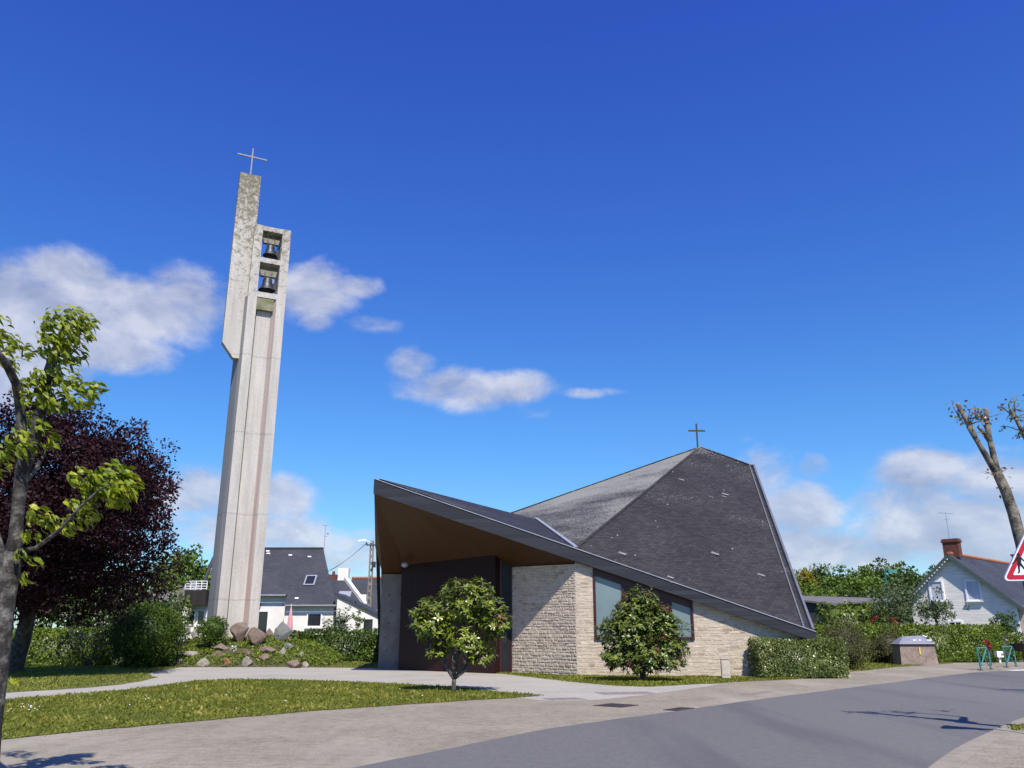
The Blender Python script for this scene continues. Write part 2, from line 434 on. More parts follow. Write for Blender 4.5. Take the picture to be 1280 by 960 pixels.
class MB:
    def __init__(self):
        self.v, self.f, self.m, self.t = [], [], [], []

    def add(self, verts, faces, mi=0, tint=0.5):
        o = len(self.v)
        self.v += [tuple(p) for p in verts]
        for f in faces:
            self.f.append(tuple(i + o for i in f))
            self.m.append(mi)
            self.t.append(tint)

    def poly(self, pts, mi=0):
        self.add(pts, [tuple(range(len(pts)))], mi)

    def hexa(self, b, t, mi=0, tint=0.5, mis=None):
        """prism from bottom ring b to top ring t (same order, counter-clockwise from above)"""
        n = len(b)
        o = len(self.v)
        self.v += [tuple(p) for p in b] + [tuple(p) for p in t]
        fs = [tuple(o + i for i in reversed(range(n))), tuple(o + n + i for i in range(n))]
        fs += [(o + i, o + (i + 1) % n, o + n + (i + 1) % n, o + n + i) for i in range(n)]
        for k, f in enumerate(fs):
            self.f.append(f)
            self.m.append(mis[k - 2] if (mis and k >= 2) else mi)
            self.t.append(tint)

    def box(self, c, s, ax=(1, 0, 0), mi=0, up=(0, 0, 1), tint=0.5):
        """box centred at c, size s along (ax, side, up)"""
        x = Vector(ax).normalized()
        z = Vector(up)
        y = z.cross(x).normalized()
        z = x.cross(y).normalized()
        c = Vector(c)
        b = [c + x * (i * s[0] / 2) + y * (j * s[1] / 2) - z * (s[2] / 2) for i, j in ((-1, -1), (1, -1), (1, 1), (-1, 1))]
        self.hexa(b, [p + z * s[2] for p in b], mi, tint)

    def tube(self, pts, rad, n=8, mi=0, cap=True, wob=0.0):
        pts = [Vector(p) for p in pts]
        if isinstance(rad, (int, float)):
            rad = [rad] * len(pts)
        o = len(self.v)
        prev = None
        for i, p in enumerate(pts):
            d = (pts[min(i + 1, len(pts) - 1)] - pts[max(i - 1, 0)]).normalized()
            if prev is None:
                u = d.orthogonal().normalized()
            else:
                u = (prev - d * prev.dot(d)).normalized()
            prev = u
            w = d.cross(u)
            for k in range(n):
                a = 2 * math.pi * k / n
                r = rad[i]
                if wob:
                    r *= 1 + wob * mnoise.noise(p * 2.3 + Vector((math.cos(a), math.sin(a), 0)) * 1.3)
                self.v.append(tuple(p + (u * math.cos(a) + w * math.sin(a)) * r))
        for i in range(len(pts) - 1):
            for k in range(n):
                a, b = o + i * n + k, o + i * n + (k + 1) % n
                self.f.append((a, b, b + n, a + n))
                self.m.append(mi)
                self.t.append(0.5)
        if cap:
            for f in (tuple(o + k for k in reversed(range(n))), tuple(o + (len(pts) - 1) * n + k for k in range(n))):
                self.f.append(f)
                self.m.append(mi)
                self.t.append(0.5)

    def lathe(self, c, prof, n=20, mi=0):
        c = Vector(c)
        o = len(self.v)
        for r, z in prof:
            for k in range(n):
                a = 2 * math.pi * k / n
                self.v.append((c.x + r * math.cos(a), c.y + r * math.sin(a), c.z + z))
        for i in range(len(prof) - 1):
            for k in range(n):
                a, b = o + i * n + k, o + i * n + (k + 1) % n
                self.f.append((a, b, b + n, a + n))
                self.m.append(mi)
                self.t.append(0.5)

    def build(self, name, mats, parent=None, loc=None, smooth=False):
        if not isinstance(mats, (list, tuple)):
            mats = [mats]
        org = Vector(ORG[parent.name]) if parent is not None else Vector(loc if loc is not None else (0, 0, 0))
        me = bpy.data.meshes.new(name)
        V = np.array(self.v, dtype=np.float64) - np.array(org)
        me.from_pydata([tuple(p) for p in V], [], self.f)
        for m in mats:
            me.materials.append(MAT[m] if isinstance(m, str) else m)
        me.polygons.foreach_set("material_index", self.m)
        a = me.attributes.new("tint", "FLOAT", "FACE")
        a.data.foreach_set("value", self.t)
        uvl = me.uv_layers.new(name="UVMap")
        uv = np.zeros((len(me.loops), 2))
        for p in me.polygons:
            n = p.normal
            t = Vector((0, 0, 1)).cross(n)
            if t.length < 1e-3:
                t = Vector((1, 0, 0))
            t.normalize()
            b = n.cross(t)
            for li in p.loop_indices:
                q = me.vertices[me.loops[li].vertex_index].co
                uv[li] = (q.dot(t), q.dot(b))
        uvl.data.foreach_set("uv", uv.ravel())
        if smooth:
            me.polygons.foreach_set("use_smooth", [True] * len(me.polygons))
        me.validate()
        o = bpy.data.objects.new(name, me)
        C.objects.link(o)
        if parent is not None:
            o.parent = parent
        else:
            o.location = org
        ORG[o.name] = org
        return o


def tag(o, label=None, cat=None, group=None, kind=None):
    if label:
        o["label"] = label
    if cat:
        o["category"] = cat
    if group:
        o["group"] = group
    if kind:
        o["kind"] = kind
    return o


def thing(name, loc, label, cat, group=None):
    o = bpy.data.objects.new(name, None)
    o.empty_display_size = 0.3
    C.objects.link(o)
    o.location = loc
    ORG[o.name] = Vector(loc)
    return tag(o, label, cat, group)


def copy_thing(root, loc, rotz=0.0, scale=1.0, label=None, group=None):
    r = root.copy()
    C.objects.link(r)
    r.location = loc
    r.rotation_euler = (0, 0, rotz)
    r.scale = (scale if isinstance(scale, (tuple, list)) else (scale,) * 3)
    if label:
        r["label"] = label
    if group:
        r["group"] = group
    for ch in list(root.children):
        c = ch.copy()
        C.objects.link(c)
        c.parent = r
        for g in list(ch.children):
            d = g.copy()
            C.objects.link(d)
            d.parent = c
    return r


def leaf_obj(name, mats, parent, P, D, N, L, W, T, mi=None, loc=None, fold=0.12, droop=0.1, core=None, seg=1):
    """many single leaves as one mesh: position, direction, normal, length, width, tint (arrays). core = (verts, faces, material index)"""
    P, D, N = np.asarray(P, float), np.asarray(D, float), np.asarray(N, float)
    D = D / (np.linalg.norm(D, axis=1, keepdims=True) + 1e-9)
    S = np.cross(D, N)
    S = S / (np.linalg.norm(S, axis=1, keepdims=True) + 1e-9)
    N = np.cross(S, D)
    L = np.broadcast_to(np.asarray(L, float), (len(P),))[:, None]
    W = np.broadcast_to(np.asarray(W, float), (len(P),))[:, None]
    mid = P + D * L * 0.45
    if seg == 2:
        def row(t_, w_, dz_):
            c_ = P + D * L * t_ - N * L * droop * (t_ ** 2) * 1.6
            return c_ + S * W * 0.5 * w_ + N * W * dz_, c_ - S * W * 0.5 * w_ + N * W * dz_
        l1, r1 = row(0.32, 0.95, fold)
        l2, r2 = row(0.68, 0.72, fold * 0.8)
        lt_, rt_ = row(1.0, 0.06, 0.0)
        pb0, pb1 = P + S * W * 0.05, P - S * W * 0.05
        qs = [np.stack([pb0, l1, r1, pb1], 1), np.stack([l1, l2, r2, r1], 1), np.stack([l2, lt_, rt_, r2], 1)]
        q = np.stack(qs, axis=1).reshape(-1, 4, 3)
        T = np.repeat(np.asarray(T), 3)
        if mi is not None:
            mi = np.repeat(mi, 3)
        P = np.repeat(P, 3, axis=0)
    else:
        q = np.stack([P, mid + S * W * 0.5 + N * W * fold, P + D * L - N * L * droop, mid - S * W * 0.5 + N * W * fold], axis=1)
    org = np.array(ORG[parent.name]) if parent is not None else np.array(loc if loc is not None else (0, 0, 0), float)
    V = q.reshape(-1, 3) - org
    n = len(P)
    nv = len(V)
    cv = np.zeros((0, 3))
    cf = []
    if core is not None:
        cv = np.array(core[0], float) - org
        cf = core[1]
    V = np.concatenate([V, cv])
    me = bpy.data.meshes.new(name)
    me.vertices.add(len(V))
    me.vertices.foreach_set("co", V.ravel())
    loops = [np.arange(nv)] + [np.array(f) + nv for f in cf]
    tot = np.concatenate([np.full(n, 4)] + [np.array([len(f)]) for f in cf]).astype(int)
    loops = np.concatenate(loops).astype(np.int32)
    me.loops.add(len(loops))
    me.loops.foreach_set("vertex_index", loops)
    me.polygons.add(len(tot))
    me.polygons.foreach_set("loop_start", np.concatenate([[0], np.cumsum(tot)[:-1]]).astype(np.int32))
    for m in (mats if isinstance(mats, (list, tuple)) else [mats]):
        me.materials.append(MAT[m])
    idx = np.zeros(len(tot), np.int32)
    if mi is not None:
        idx[:n] = mi
    if core is not None:
        idx[n:] = core[2]
    me.polygons.foreach_set("material_index", idx)
    a = me.attributes.new("tint", "FLOAT", "FACE")
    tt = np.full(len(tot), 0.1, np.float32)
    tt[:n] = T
    a.data.foreach_set("value", tt)
    me.update(calc_edges=True)
    me.validate()
    o = bpy.data.objects.new(name, me)
    C.objects.link(o)
    if parent is not None:
        o.parent = parent
    else:
        o.location = tuple(org)
    ORG[o.name] = Vector(org)
    return o


def unit(n):
    v = rng.normal(size=(n, 3))
    return v / np.linalg.norm(v, axis=1, keepdims=True)


def clump_leaves(cc, cr, per, up=0.35, wind=(0, 0, 0), flat=0.8, spread=0.5):
    """leaves spread through clumps: centres cc (k,3), radii cr (k,), PER leaves each"""
    cc = np.asarray(cc, float)
    k = len(cc)
    u = unit(k * per)
    r = rng.uniform(0.25, 1.0, k * per) ** 0.6
    base = np.repeat(cc, per, axis=0)
    rad = np.repeat(np.asarray(cr, float), per)[:, None]
    off = u * r[:, None] * rad
    off[:, 2] *= flat
    P = base + off
    N = u * 0.6 + unit(k * per) * 0.55 + np.array([0, 0, up])
    D = u * 0.7 + unit(k * per) * spread + np.array(wind)
    tc = np.repeat(rng.uniform(-0.14, 0.14, k), per)
    T = np.clip(rng.normal(0.48, 0.2, k * per) + tc, 0, 1)
    return P, D, N, T


def crown_clumps(c, r, n, shell=0.55, lump=0.25, seed=0):
    """clump centres inside an uneven ellipsoid, most of them near its surface"""
    u = unit(n)
    c, r = np.array(c, float), np.array(r, float)
    out = []
    for d in u:
        nz = mnoise.noise(Vector(d) * 1.7 + Vector((seed * 3.1, seed, 0)))
        f = 1 + lump * nz * 1.6
        s = rng.uniform(shell, 1.0)
        if rng.random() < 0.25:
            s = rng.uniform(0.15, shell)
        out.append(c + d * r * f * s)
    return np.array(out)


def point_in_poly(P, poly):
    x, y = P[:, 0], P[:, 1]
    ins = np.zeros(len(P), bool)
    n = len(poly)
    for i in range(n):
        x0, y0 = poly[i][0], poly[i][1]
        x1, y1 = poly[(i + 1) % n][0], poly[(i + 1) % n][1]
        c = ((y0 > y) != (y1 > y)) & (x < (x1 - x0) * (y - y0) / (y1 - y0 + 1e-12) + x0)
        ins ^= c
    return ins


def rough_edge(pts, step=0.35, amp=0.07):
    out = []
    n = len(pts)
    for i in range(n):
        a, b = Vector(pts[i][:2]), Vector(pts[(i + 1) % n][:2])
        k = max(1, min(120, int((b - a).length / step)))
        nrm = Vector((-(b - a).y, (b - a).x)).normalized() if (b - a).length > 0 else Vector((0, 0))
        for j in range(k):
            p = a.lerp(b, j / k)
            e = amp * (mnoise.noise(Vector((p.x * 1.3, p.y * 1.3, 3.0))) + 0.6 * mnoise.noise(Vector((p.x * 4, p.y * 4, 9.0))))
            out.append(p + nrm * e)
    return out


def sheet(name, pts, z, mat, amp=0.0, step=0.35):
    q = rough_edge(pts, step, amp) if amp else [Vector(p[:2]) for p in pts]
    mb = MB()
    mb.poly([(p.x, p.y, z) for p in q])
    if mb and sum(q[i].x * q[(i + 1) % len(q)].y - q[(i + 1) % len(q)].x * q[i].y for i in range(len(q))) < 0:
        mb.f = [tuple(reversed(f)) for f in mb.f]
    o = mb.build(name, mat)
    tag(o, kind="structure")
    return q


# ------------------------------------------------------------------ setting: ground, road, lawns
g = MB()
g.add([(-1500, -200, 0), (1500, -200, 0), (1500, 2600, 0), (-1500, 2600, 0)], [(0, 1, 2, 3)])
tag(g.build("ground", "ground"), kind="structure")

pave = [(-60, -30), (-60, 12.2)] + [gr(x, y)[:2] for x, y in ((-80, 890), (0, 872), (200, 845), (620, 842), (720, 850), (880, 850), (1000, 846), (1100, 834), (1180, 826))] + [gr(1260, 825)[:2], (34, 47), (60, 60), (110, 80), (110, -30)]
sheet("pavement", pave, 0.004, "pavement")

roadL = [(-27, -30), (-12.5, -6.2), (-4.6, 6.3), gr(445, 960)[:2], gr(537, 941.5)[:2], gr(620, 924.5)[:2], gr(685, 912)[:2], gr(744, 903.3)[:2], gr(840, 890.3)[:2], gr(977, 871)[:2], gr(1115, 853.5)[:2], gr(1218, 841)[:2], gr(1280, 838.2)[:2], (30, 42.5), (60, 53), (110, 66)]
roadR = [(110, 56), (60, 44.5), (34, 33.5), (22.5, 27.6), (16, 22.9), (10.6, 17.8), (7.6, 14.3), (5.05, 10.9), (0.2, 3.5), (-8, -9), (-21, -30)]


def smooth_line(pts, n=6):
    out = []
    P = [Vector(p) for p in pts]
    for i in range(len(P) - 1):
        p0, p1, p2, p3 = P[max(i - 1, 0)], P[i], P[i + 1], P[min(i + 2, len(P) - 1)]
        for k in range(n):
            t = k / n
            out.append(0.5 * ((2 * p1) + (p2 - p0) * t + (2 * p0 - 5 * p1 + 4 * p2 - p3) * t * t + (3 * p1 - p0 - 3 * p2 + p3) * t * t * t))
    out.append(P[-1])
    return out


rl, rr = smooth_line(roadL), smooth_line(roadR)
sheet("road", [tuple(p) for p in rl] + [tuple(p) for p in rr], 0.012, "asphalt", 0.05, 0.3)
# kerb along the near right-hand side of the road
kb = MB()
seg = [p for p in rr]
for i in range(len(seg) - 1):
    a, b = seg[i], seg[i + 1]
    d = (b - a)
    nrm = Vector((d.y, -d.x)).normalized() * -1.0
    nrm = Vector((-d.y, d.x)).normalized()
    # outside of the road is to the right-hand side (away from the left edge)
    if nrm.dot(Vector((1, -0.7))) < 0:
        nrm = -nrm
    g0, g1 = a.lerp(b, 0.004), a.lerp(b, 0.996)
    ring = [g0, g0 + nrm * 0.3, g1 + nrm * 0.3, g1]
    if (ring[1] - ring[0]).x * (ring[2] - ring[0]).y - (ring[1] - ring[0]).y * (ring[2] - ring[0]).x < 0:
        ring.reverse()
    kb.hexa([(p.x, p.y, 0.0) for p in ring], [(p.x, p.y, 0.055) for p in ring])
tag(kb.build("kerb", "kerb"), kind="structure")
rp = [p for p in rr]
offp = []
for i, p in enumerate(rp):
    offp.append(p + Vector((0.23, -0.19)) )
sheet("side_pavement", [tuple(p) for p in offp] + [(-21, -31), (120, -31), (120, 54)], 0.05, "pavement")

path_pts = [gr(x, y)[:2] for x, y in ((-80, 884), (0, 877), (90, 870), (200, 860), (420, 858), (640, 872), (690, 877), (740, 876), (800, 870), (860, 862), (900, 856), (760, 850), (700, 846), (655, 840), (640, 834), (470, 833.5), (300, 833.8), (215, 834.3), (170, 842), (120, 855), (0, 866), (-80, 871))]
sheet("path", path_pts, 0.008, "path", 0.05)

lawn_front = [gr(x, y)[:2] for x, y in ((-90, 933), (0, 925), (100, 915), (200, 906), (300, 897), (400, 888.5), (500, 881.5), (600, 875), (650, 872.3), (674, 870.2), (650, 868), (600, 863.5), (560, 859.5), (500, 856), (420, 852.3), (340, 850.3), (280, 850.3), (245, 852), (205, 857.5), (150, 864), (90, 869.5), (40, 873.5), (0, 876.5), (-90, 884))]
lawn_back = [gr(x, y)[:2] for x, y in ((-120, 876), (0, 867), (60, 863), (110, 860), (150, 856), (180, 851.5), (196, 847), (184, 843), (195, 839), (222, 835), (232, 833), (-160, 832.5))]
verge = [gr(x, y)[:2] for x, y in ((622, 841.8), (660, 846.3), (720, 853), (770, 857.6), (810, 858.8), (860, 856.2), (935, 851.8), (1000, 849), (1000, 845), (900, 845), (730, 841), (642, 837.5))]
strip = [gr(x, y)[:2] for x, y in ((350, 834.2), (480, 835.3), (480, 828), (350, 828))]
lawn_right = [gr(x, y)[:2] for x, y in ((1015, 843), (1040, 841.8), (1080, 838.3), (1120, 834), (1160, 831.3), (1192, 829.2), (1150, 827.6), (1110, 826), (1015, 826))]
LAWNS = []
for i, (pl, nm) in enumerate(((lawn_front, "lawn_front"), (lawn_back, "lawn_back"), (verge, "lawn_verge"), (strip, "lawn_hedge_strip"), (lawn_right, "lawn_corner"))):
    LAWNS.append(sheet(nm, pl, 0.016, "soil", 0.10, 0.25))
weeds = [gr(x, y)[:2] for x, y in ((1256, 915), (1290, 908), (1310, 914), (1275, 919))]
EXTRA = [weeds]

# grass blades: nobody could count them
GP, GD, GN, GL, GW, GT = [], [], [], [], [], []


def grow(poly, dens, hgt, zbase=0.014, dry=0.0):
    poly = [tuple(p[:2]) for p in poly]
    A = np.array(poly)
    lo, hi = A.min(0), A.max(0)
    lo = np.maximum(lo, (-26, 5))
    hi = np.minimum(hi, (45, 60))
    n = int((hi[0] - lo[0]) * (hi[1] - lo[1]) * dens)
    P = rng.uniform(lo, hi, (n, 2))
    P = P[point_in_poly(P, poly)]
    # blade growth is patchy
    k = np.array([mnoise.noise(Vector((p[0] * 0.9, p[1] * 0.9, 1.7))) + 0.5 * mnoise.noise(Vector((p[0] * 3.1, p[1] * 3.1, 4.0))) for p in P])
    hh = hgt * (1 + 0.45 * k) * rng.uniform(0.6, 1.4, len(P))
    a = rng.uniform(0, 2 * np.pi, len(P))
    D = np.stack([np.cos(a) * 0.75, np.sin(a) * 0.75, rng.uniform(0.45, 1.2, len(P))], 1)
    GP.append(np.concatenate([P, np.full((len(P), 1), zbase)], 1))
    GD.append(D)
    GN.append(unit(len(P)))
    GL.append(hh)
    GW.append(hh * rng.uniform(0.28, 0.45, len(P)))
    GT.append(np.clip(0.45 + 0.45 * k + rng.normal(0, 0.17, len(P)) + dry, 0, 1))


grow(LAWNS[0], 850, 0.042)
grow(LAWNS[0], 45, 0.085, dry=0.1)
grow(LAWNS[1], 110, 0.07)
grow(LAWNS[2], 420, 0.075, dry=0.05)
grow(LAWNS[3], 90, 0.08)
grow(LAWNS[4], 90, 0.08)
grow(weeds, 500, 0.07, 0.05, dry=0.2)
# ragged tufts along the lawn edges
for q in (LAWNS[0], LAWNS[2]):
    for i in range(len(q)):
        p = q[i]
        if not (-15 < p.x < 16 and p.y > 9):
            continue
        k = 14
        P = np.array([p.x, p.y]) + rng.normal(0, 0.09, (k, 2))
        a = rng.uniform(0, 2 * np.pi, k)
        GP.append(np.concatenate([P, np.full((k, 1), 0.010)], 1))
        GD.append(np.stack([np.cos(a), np.sin(a), rng.uniform(0.4, 1.2, k)], 1))
        GN.append(unit(k))
        hh = rng.uniform(0.04, 0.10, k)
        GL.append(hh)
        GW.append(hh * 0.3)
        GT.append(np.clip(rng.normal(0.55, 0.2, k), 0, 1))
cat = np.concatenate
go = leaf_obj("grass", "l_grass", None, cat(GP), cat(GD), cat(GN), cat(GL), cat(GW), cat(GT), fold=0.0)
tag(go, "short green mown grass of the lawns", "grass", kind="stuff")
# daisies in the lawn: tiny white dots beyond count
dz = MB()
for _ in range(30):
    if random.random() < 0.4:
        p = gr(random.gauss(34, 14), random.gauss(887, 3.5))
    else:
        p = gr(random.uniform(20, 600), random.uniform(858, 905))
    if not point_in_poly(np.array([[p.x, p.y]]), lawn_front)[0]:
        continue
    r = random.uniform(0.012, 0.028)
    dz.lathe((p.x, p.y, 0.06), [(0.002, 0), (r, 0.004), (r * 0.6, 0.012), (0.001, 0.014)], 6)
tag(dz.build("daisies", "daisy"), "tiny white daisies scattered over the lawn", "daisies", kind="stuff")

# a painted stripe where the side road begins
lm = MB()
p0, p1 = gr(1268, 838.9), gr(1320, 837.6)
lm.add([(p0.x, p0.y, 0.016), (p1.x, p1.y, 0.016), (p1.x, p1.y + 0.9, 0.016), (p0.x - 0.2, p0.y + 0.5, 0.016)], [(0, 1, 2, 3)])
tag(lm.build("road_marking", "line_white"), kind="structure")


def cover(px, py, w, d, ang, mat, label, rnd=False):
    p = gr(px, py)
    mb = MB()
    ax = Vector((math.cos(ang), math.sin(ang), 0))
    z0 = 0.006 if py > 850 else 0.006
    if rnd:
        mb.lathe((p.x, p.y, 0.010), [(0.001, 0.009), (w * 0.42, 0.009), (w * 0.44, 0.004), (w * 0.5, 0.009), (w * 0.52, 0.0)], 24)
    else:
        mb.box((p.x, p.y, 0.006 + 0.004), (w, d, 0.014), ax)
        for k in range(7):
            mb.box(Vector((p.x, p.y, 0.019)) + ax * ((k - 3) * w / 8), (w / 22, d * 0.8, 0.004), ax)
    o = mb.build("manhole_cover", mat, loc=(p.x, p.y, 0))
    return tag(o, label, "manhole cover", "manhole covers let into the pavement")


cover(770, 882.3, 0.75, 0.75, 0.9, "cover_iron", "dark rusty square iron cover nearest the road edge, in the pavement before the church")
cover(783, 867, 1.5, 0.9, 0.2, "cover_pale", "pale pinkish rectangular cover where the path meets the pavement")
cover(706, 874.3, 0.9, 0.7, 0.3, "cover_pale", "small grey-brown cover at the tip of the front lawn")
cover(849, 887.0, 0.8, 0.35, 0.9, "cover_iron", "rusty narrow grating on the pavement's edge beside the road")
cover(947, 866.8, 1.6, 0.3, 0.9, "cover_pale", "long faint reddish slot cover in the pavement near the clipped hedge")

# ------------------------------------------------------------------ church
A_b, A_t = Vector((-5.61, 33.4, 6.97)), Vector((-5.61, 33.4, 7.57))
C_b, C_t = Vector((11.15, 31.72, 1.24)), Vector((11.15, 31.72, 1.60))
K = Vector((2.45, 32.85, 0))
J = Vector((0.0, 35.4, 0))
ML, MR = Vector((-5.97, 39.0, 0)), Vector((-4.75, 39.0, 0))
B_b, B_t = Vector((-7.4, 48.0, 1.2)), Vector((-7.4, 48.0, 1.6))
E_ = Vector((14.2, 50.0, 1.5))
E2 = Vector((2.0, 57.0, 1.5))
P_ = at(875, 559, 43.0)
fn = Vector((-(C_b - A_b).y, (C_b - A_b).x, 0)).normalized() * -1
if fn.y > 0:
    fn = -fn          # outward normal of the long fascia
fdir = Vector(((C_b - A_b).x, (C_b - A_b).y, 0)).normalized()


def on_line(a, b, px):
    lo, hi = 0.0, 1.0
    for _ in range(60):
        m = (lo + hi) / 2
        if pix(a.lerp(b, m))[0] < px:
            lo = m
        else:
            hi = m
    return a.lerp(b, lo), lo


inset = -fn * 0.10 + Vector((0, 0, 0.02))
V_ = on_line(A_t, C_t, 720)[0] + inset
A1, C1, B1 = A_t + inset + fdir * 0.2, C_t + inset - fdir * 0.12, B_t + Vector((0.2, 0, 0.02))
# point W: on the ridge of the entrance canopy, where the valley of the main roof ends
W_ = at(670, 649, 41.0)
D_ = plane_hit(941, 583, V_, C1, P_)
Q_ = plane_hit(641, 641, V_, W_, P_)
Q2 = P_ + (Q_ - P_) * 1.12

church = thing("church", (0, 38, 0), "low modern church of rubble stone under one sweeping angular slate roof", "church")


def facet(name, mat, polys, parent=church, thick=0.0):
    mb = MB()
    for p in polys:
        mb.poly(p)
    return mb.build(name, mat, parent)


def tri_sub(a, b, c):
    return [a, b, c]


roof = facet("roof", ["slate", "slate_lichen"], [[V_, C1, D_, P_], [A1, V_, W_], [A1, W_, B1], [W_, Q2, B1], [Q2, E2, B1], [P_, E_, E2, ], [P_, E2, Q2], [D_, E_, P_], [C1, E_, D_]])
facet("roof_slope", "slate_lichen", [[V_, P_, W_], [W_, P_, Q2]])
roof["label"] = "dark slate roof facets"


def strip_between(mb, a, b, w, h, up, mi=0):
    """flashing strip from a to b"""
    d = (b - a)
    mb.box((a + b) / 2 + Vector(up) * 0.0, (d.length, w, h), d, mi, up)


nF1 = (C1 - V_).cross(P_ - V_).normalized()
if nF1.z < 0:
    nF1 = -nF1
fl = MB()
strip_between(fl, V_ + Vector((0, 0, 0.06)), W_ + Vector((0, 0, 0.06)), 0.16, 0.05, (0, 0, 1))
o = fl.build("valley_flashing", "zinc", roof)
fl = MB()
side = (D_ - C1).cross(nF1).normalized()
if side.x < 0:
    side = -side
strip_between(fl, C1 + nF1 * 0.03 - side * 0.30, D_ + nF1 * 0.03 - side * 0.20, 0.06, 0.05, nF1)
strip_between(fl, C1 + nF1 * 0.05, D_ + nF1 * 0.05, 0.10, 0.18, nF1)
fl.build("verge_flashing", "zinc_dull", roof)
fl = MB()
strip_between(fl, V_ + nF1 * 0.02, P_ + nF1 * 0.02, 0.10, 0.05, nF1)
strip_between(fl, P_ + nF1 * 0.02, D_ + nF1 * 0.02, 0.10, 0.05, nF1)
strip_between(fl, P_ + Vector((0, 0, 0.02)), Q2 + Vector((0, 0, 0.02)), 0.12, 0.05, (0, 0, 1))
fl.build("ridge_capping", "slate", roof)
# thin pale drip edge along the fascia top
fl = MB()
strip_between(fl, A_t - fn * 0.05 + Vector((0, 0, 0.012)), C_t - fn * 0.05 + Vector((0, 0, 0.012)), 0.16, 0.03, (0, 0, 1))
fl.build("drip_edge", "zinc", roof)
# loose pale slates
for px, py, s in ((777, 692, 0.42), (893, 692, 0.42), (951, 719, 0.36), (906, 618, 0.4), (852, 600, 0.3), (838, 722, 0.3), (836, 727, 0.35), (905, 621, 0.25)):
    p = plane_hit(px, py, V_, C1, P_) + nF1 * 0.02
    fl = MB()
    fl.box(p, (s * 0.9, s * 0.35, 0.012), Vector((0.8, -0.45, -0.35)), 0, nF1)
    fl.build("slipped_slate", "rock_grey", roof)

# fascia boards
fa = MB()
th = 0.14


def fascia_board(mb, ab, at_, bb, bt, n):
    i = -n * th
    mb.hexa([ab, bb, bb + i, ab + i], [at_, bt, bt + i, at_ + i])


fascia_board(fa, A_b, A_t, C_b, C_t, fn)
fo = fa.build("fascia", "fascia", church)
fa = MB()
nB = Vector((-(B_b - A_b).y, (B_b - A_b).x, 0)).normalized()
if nB.x > 0:
    nB = -nB
fascia_board(fa, B_b, B_t, A_b - fdir * 0.0 - fn * 0.16, A_t - fn * 0.16, nB)
fa.build("fascia", "fascia", church)
# right end closing board, C to E
fa = MB()
ce = (E_ - C_b)
fascia_board(fa, C_b - fn * 0.16, C_t - fn * 0.16, Vector((E_.x, E_.y, 1.0)), Vector((E_.x, E_.y, 1.5)), Vector((0.98, -0.15, 0)))
fa.build("fascia", "fascia", church)

# soffit under the canopy
WALL_T = 4.2


def fz(p):
    """underside of the long fascia at the plan position nearest p"""
    s = (Vector((p[0], p[1], 0)) - Vector((A_b.x, A_b.y, 0))).dot(fdir)
    L = Vector(((C_b - A_b).x, (C_b - A_b).y, 0)).length
    return A_b.z + (C_b.z - A_b.z) * s / L


sf = MB()
ib = -fn * th
Jt, Kt = J + Vector((0, 0, WALL_T)), K + Vector((0, 0, WALL_T - 0.05))
MRt, MLt = MR + Vector((0, 0, 4.15)), ML + Vector((0, 0, 4.15))
back = Vector((0, 0, 0.03))
sK = (Vector((K.x, K.y, 0)) - Vector((A_b.x, A_b.y, 0))).dot(fdir)
LF = Vector(((C_b - A_b).x, (C_b - A_b).y, 0)).length
fK = A_b.lerp(C_b, sK / LF) + ib + back
Ai = A_b + ib + back
ABm = (A_b + (B_b - A_b) * 0.3) + back
up_ = Vector((0, 0, 0))
inn = Vector((0.3, 0.6, 0.25))
for t in ([Ai, Jt + Vector((0, 0.1, 0)), fK], [fK, Jt + Vector((0, 0.1, 0)), Kt + Vector((0, 0.1, 0))], [Ai, MRt + Vector((0, 0.1, 0)), Jt + Vector((0, 0.1, 0))], [Ai, MLt + Vector((0, 0.1, 0)), MRt + Vector((0, 0.1, 0))], [Ai, ABm, MLt + Vector((0, 0.1, 0))]):
    sf.poly(t)
# eave strip over the window wall
wd = fdir
Wend = on_line(A_b, C_b, 1003)[0]
sf.poly([fK, Kt + Vector((0, 0.1, 0)), Vector((Wend.x, Wend.y, 0)) - fn * 0.7 + Vector((0, 0, Wend.z + 0.03)), Wend + ib + back])
so = sf.build("soffit", "soffit", church)

# stone walls: every stone its own relief, all in one wall mesh


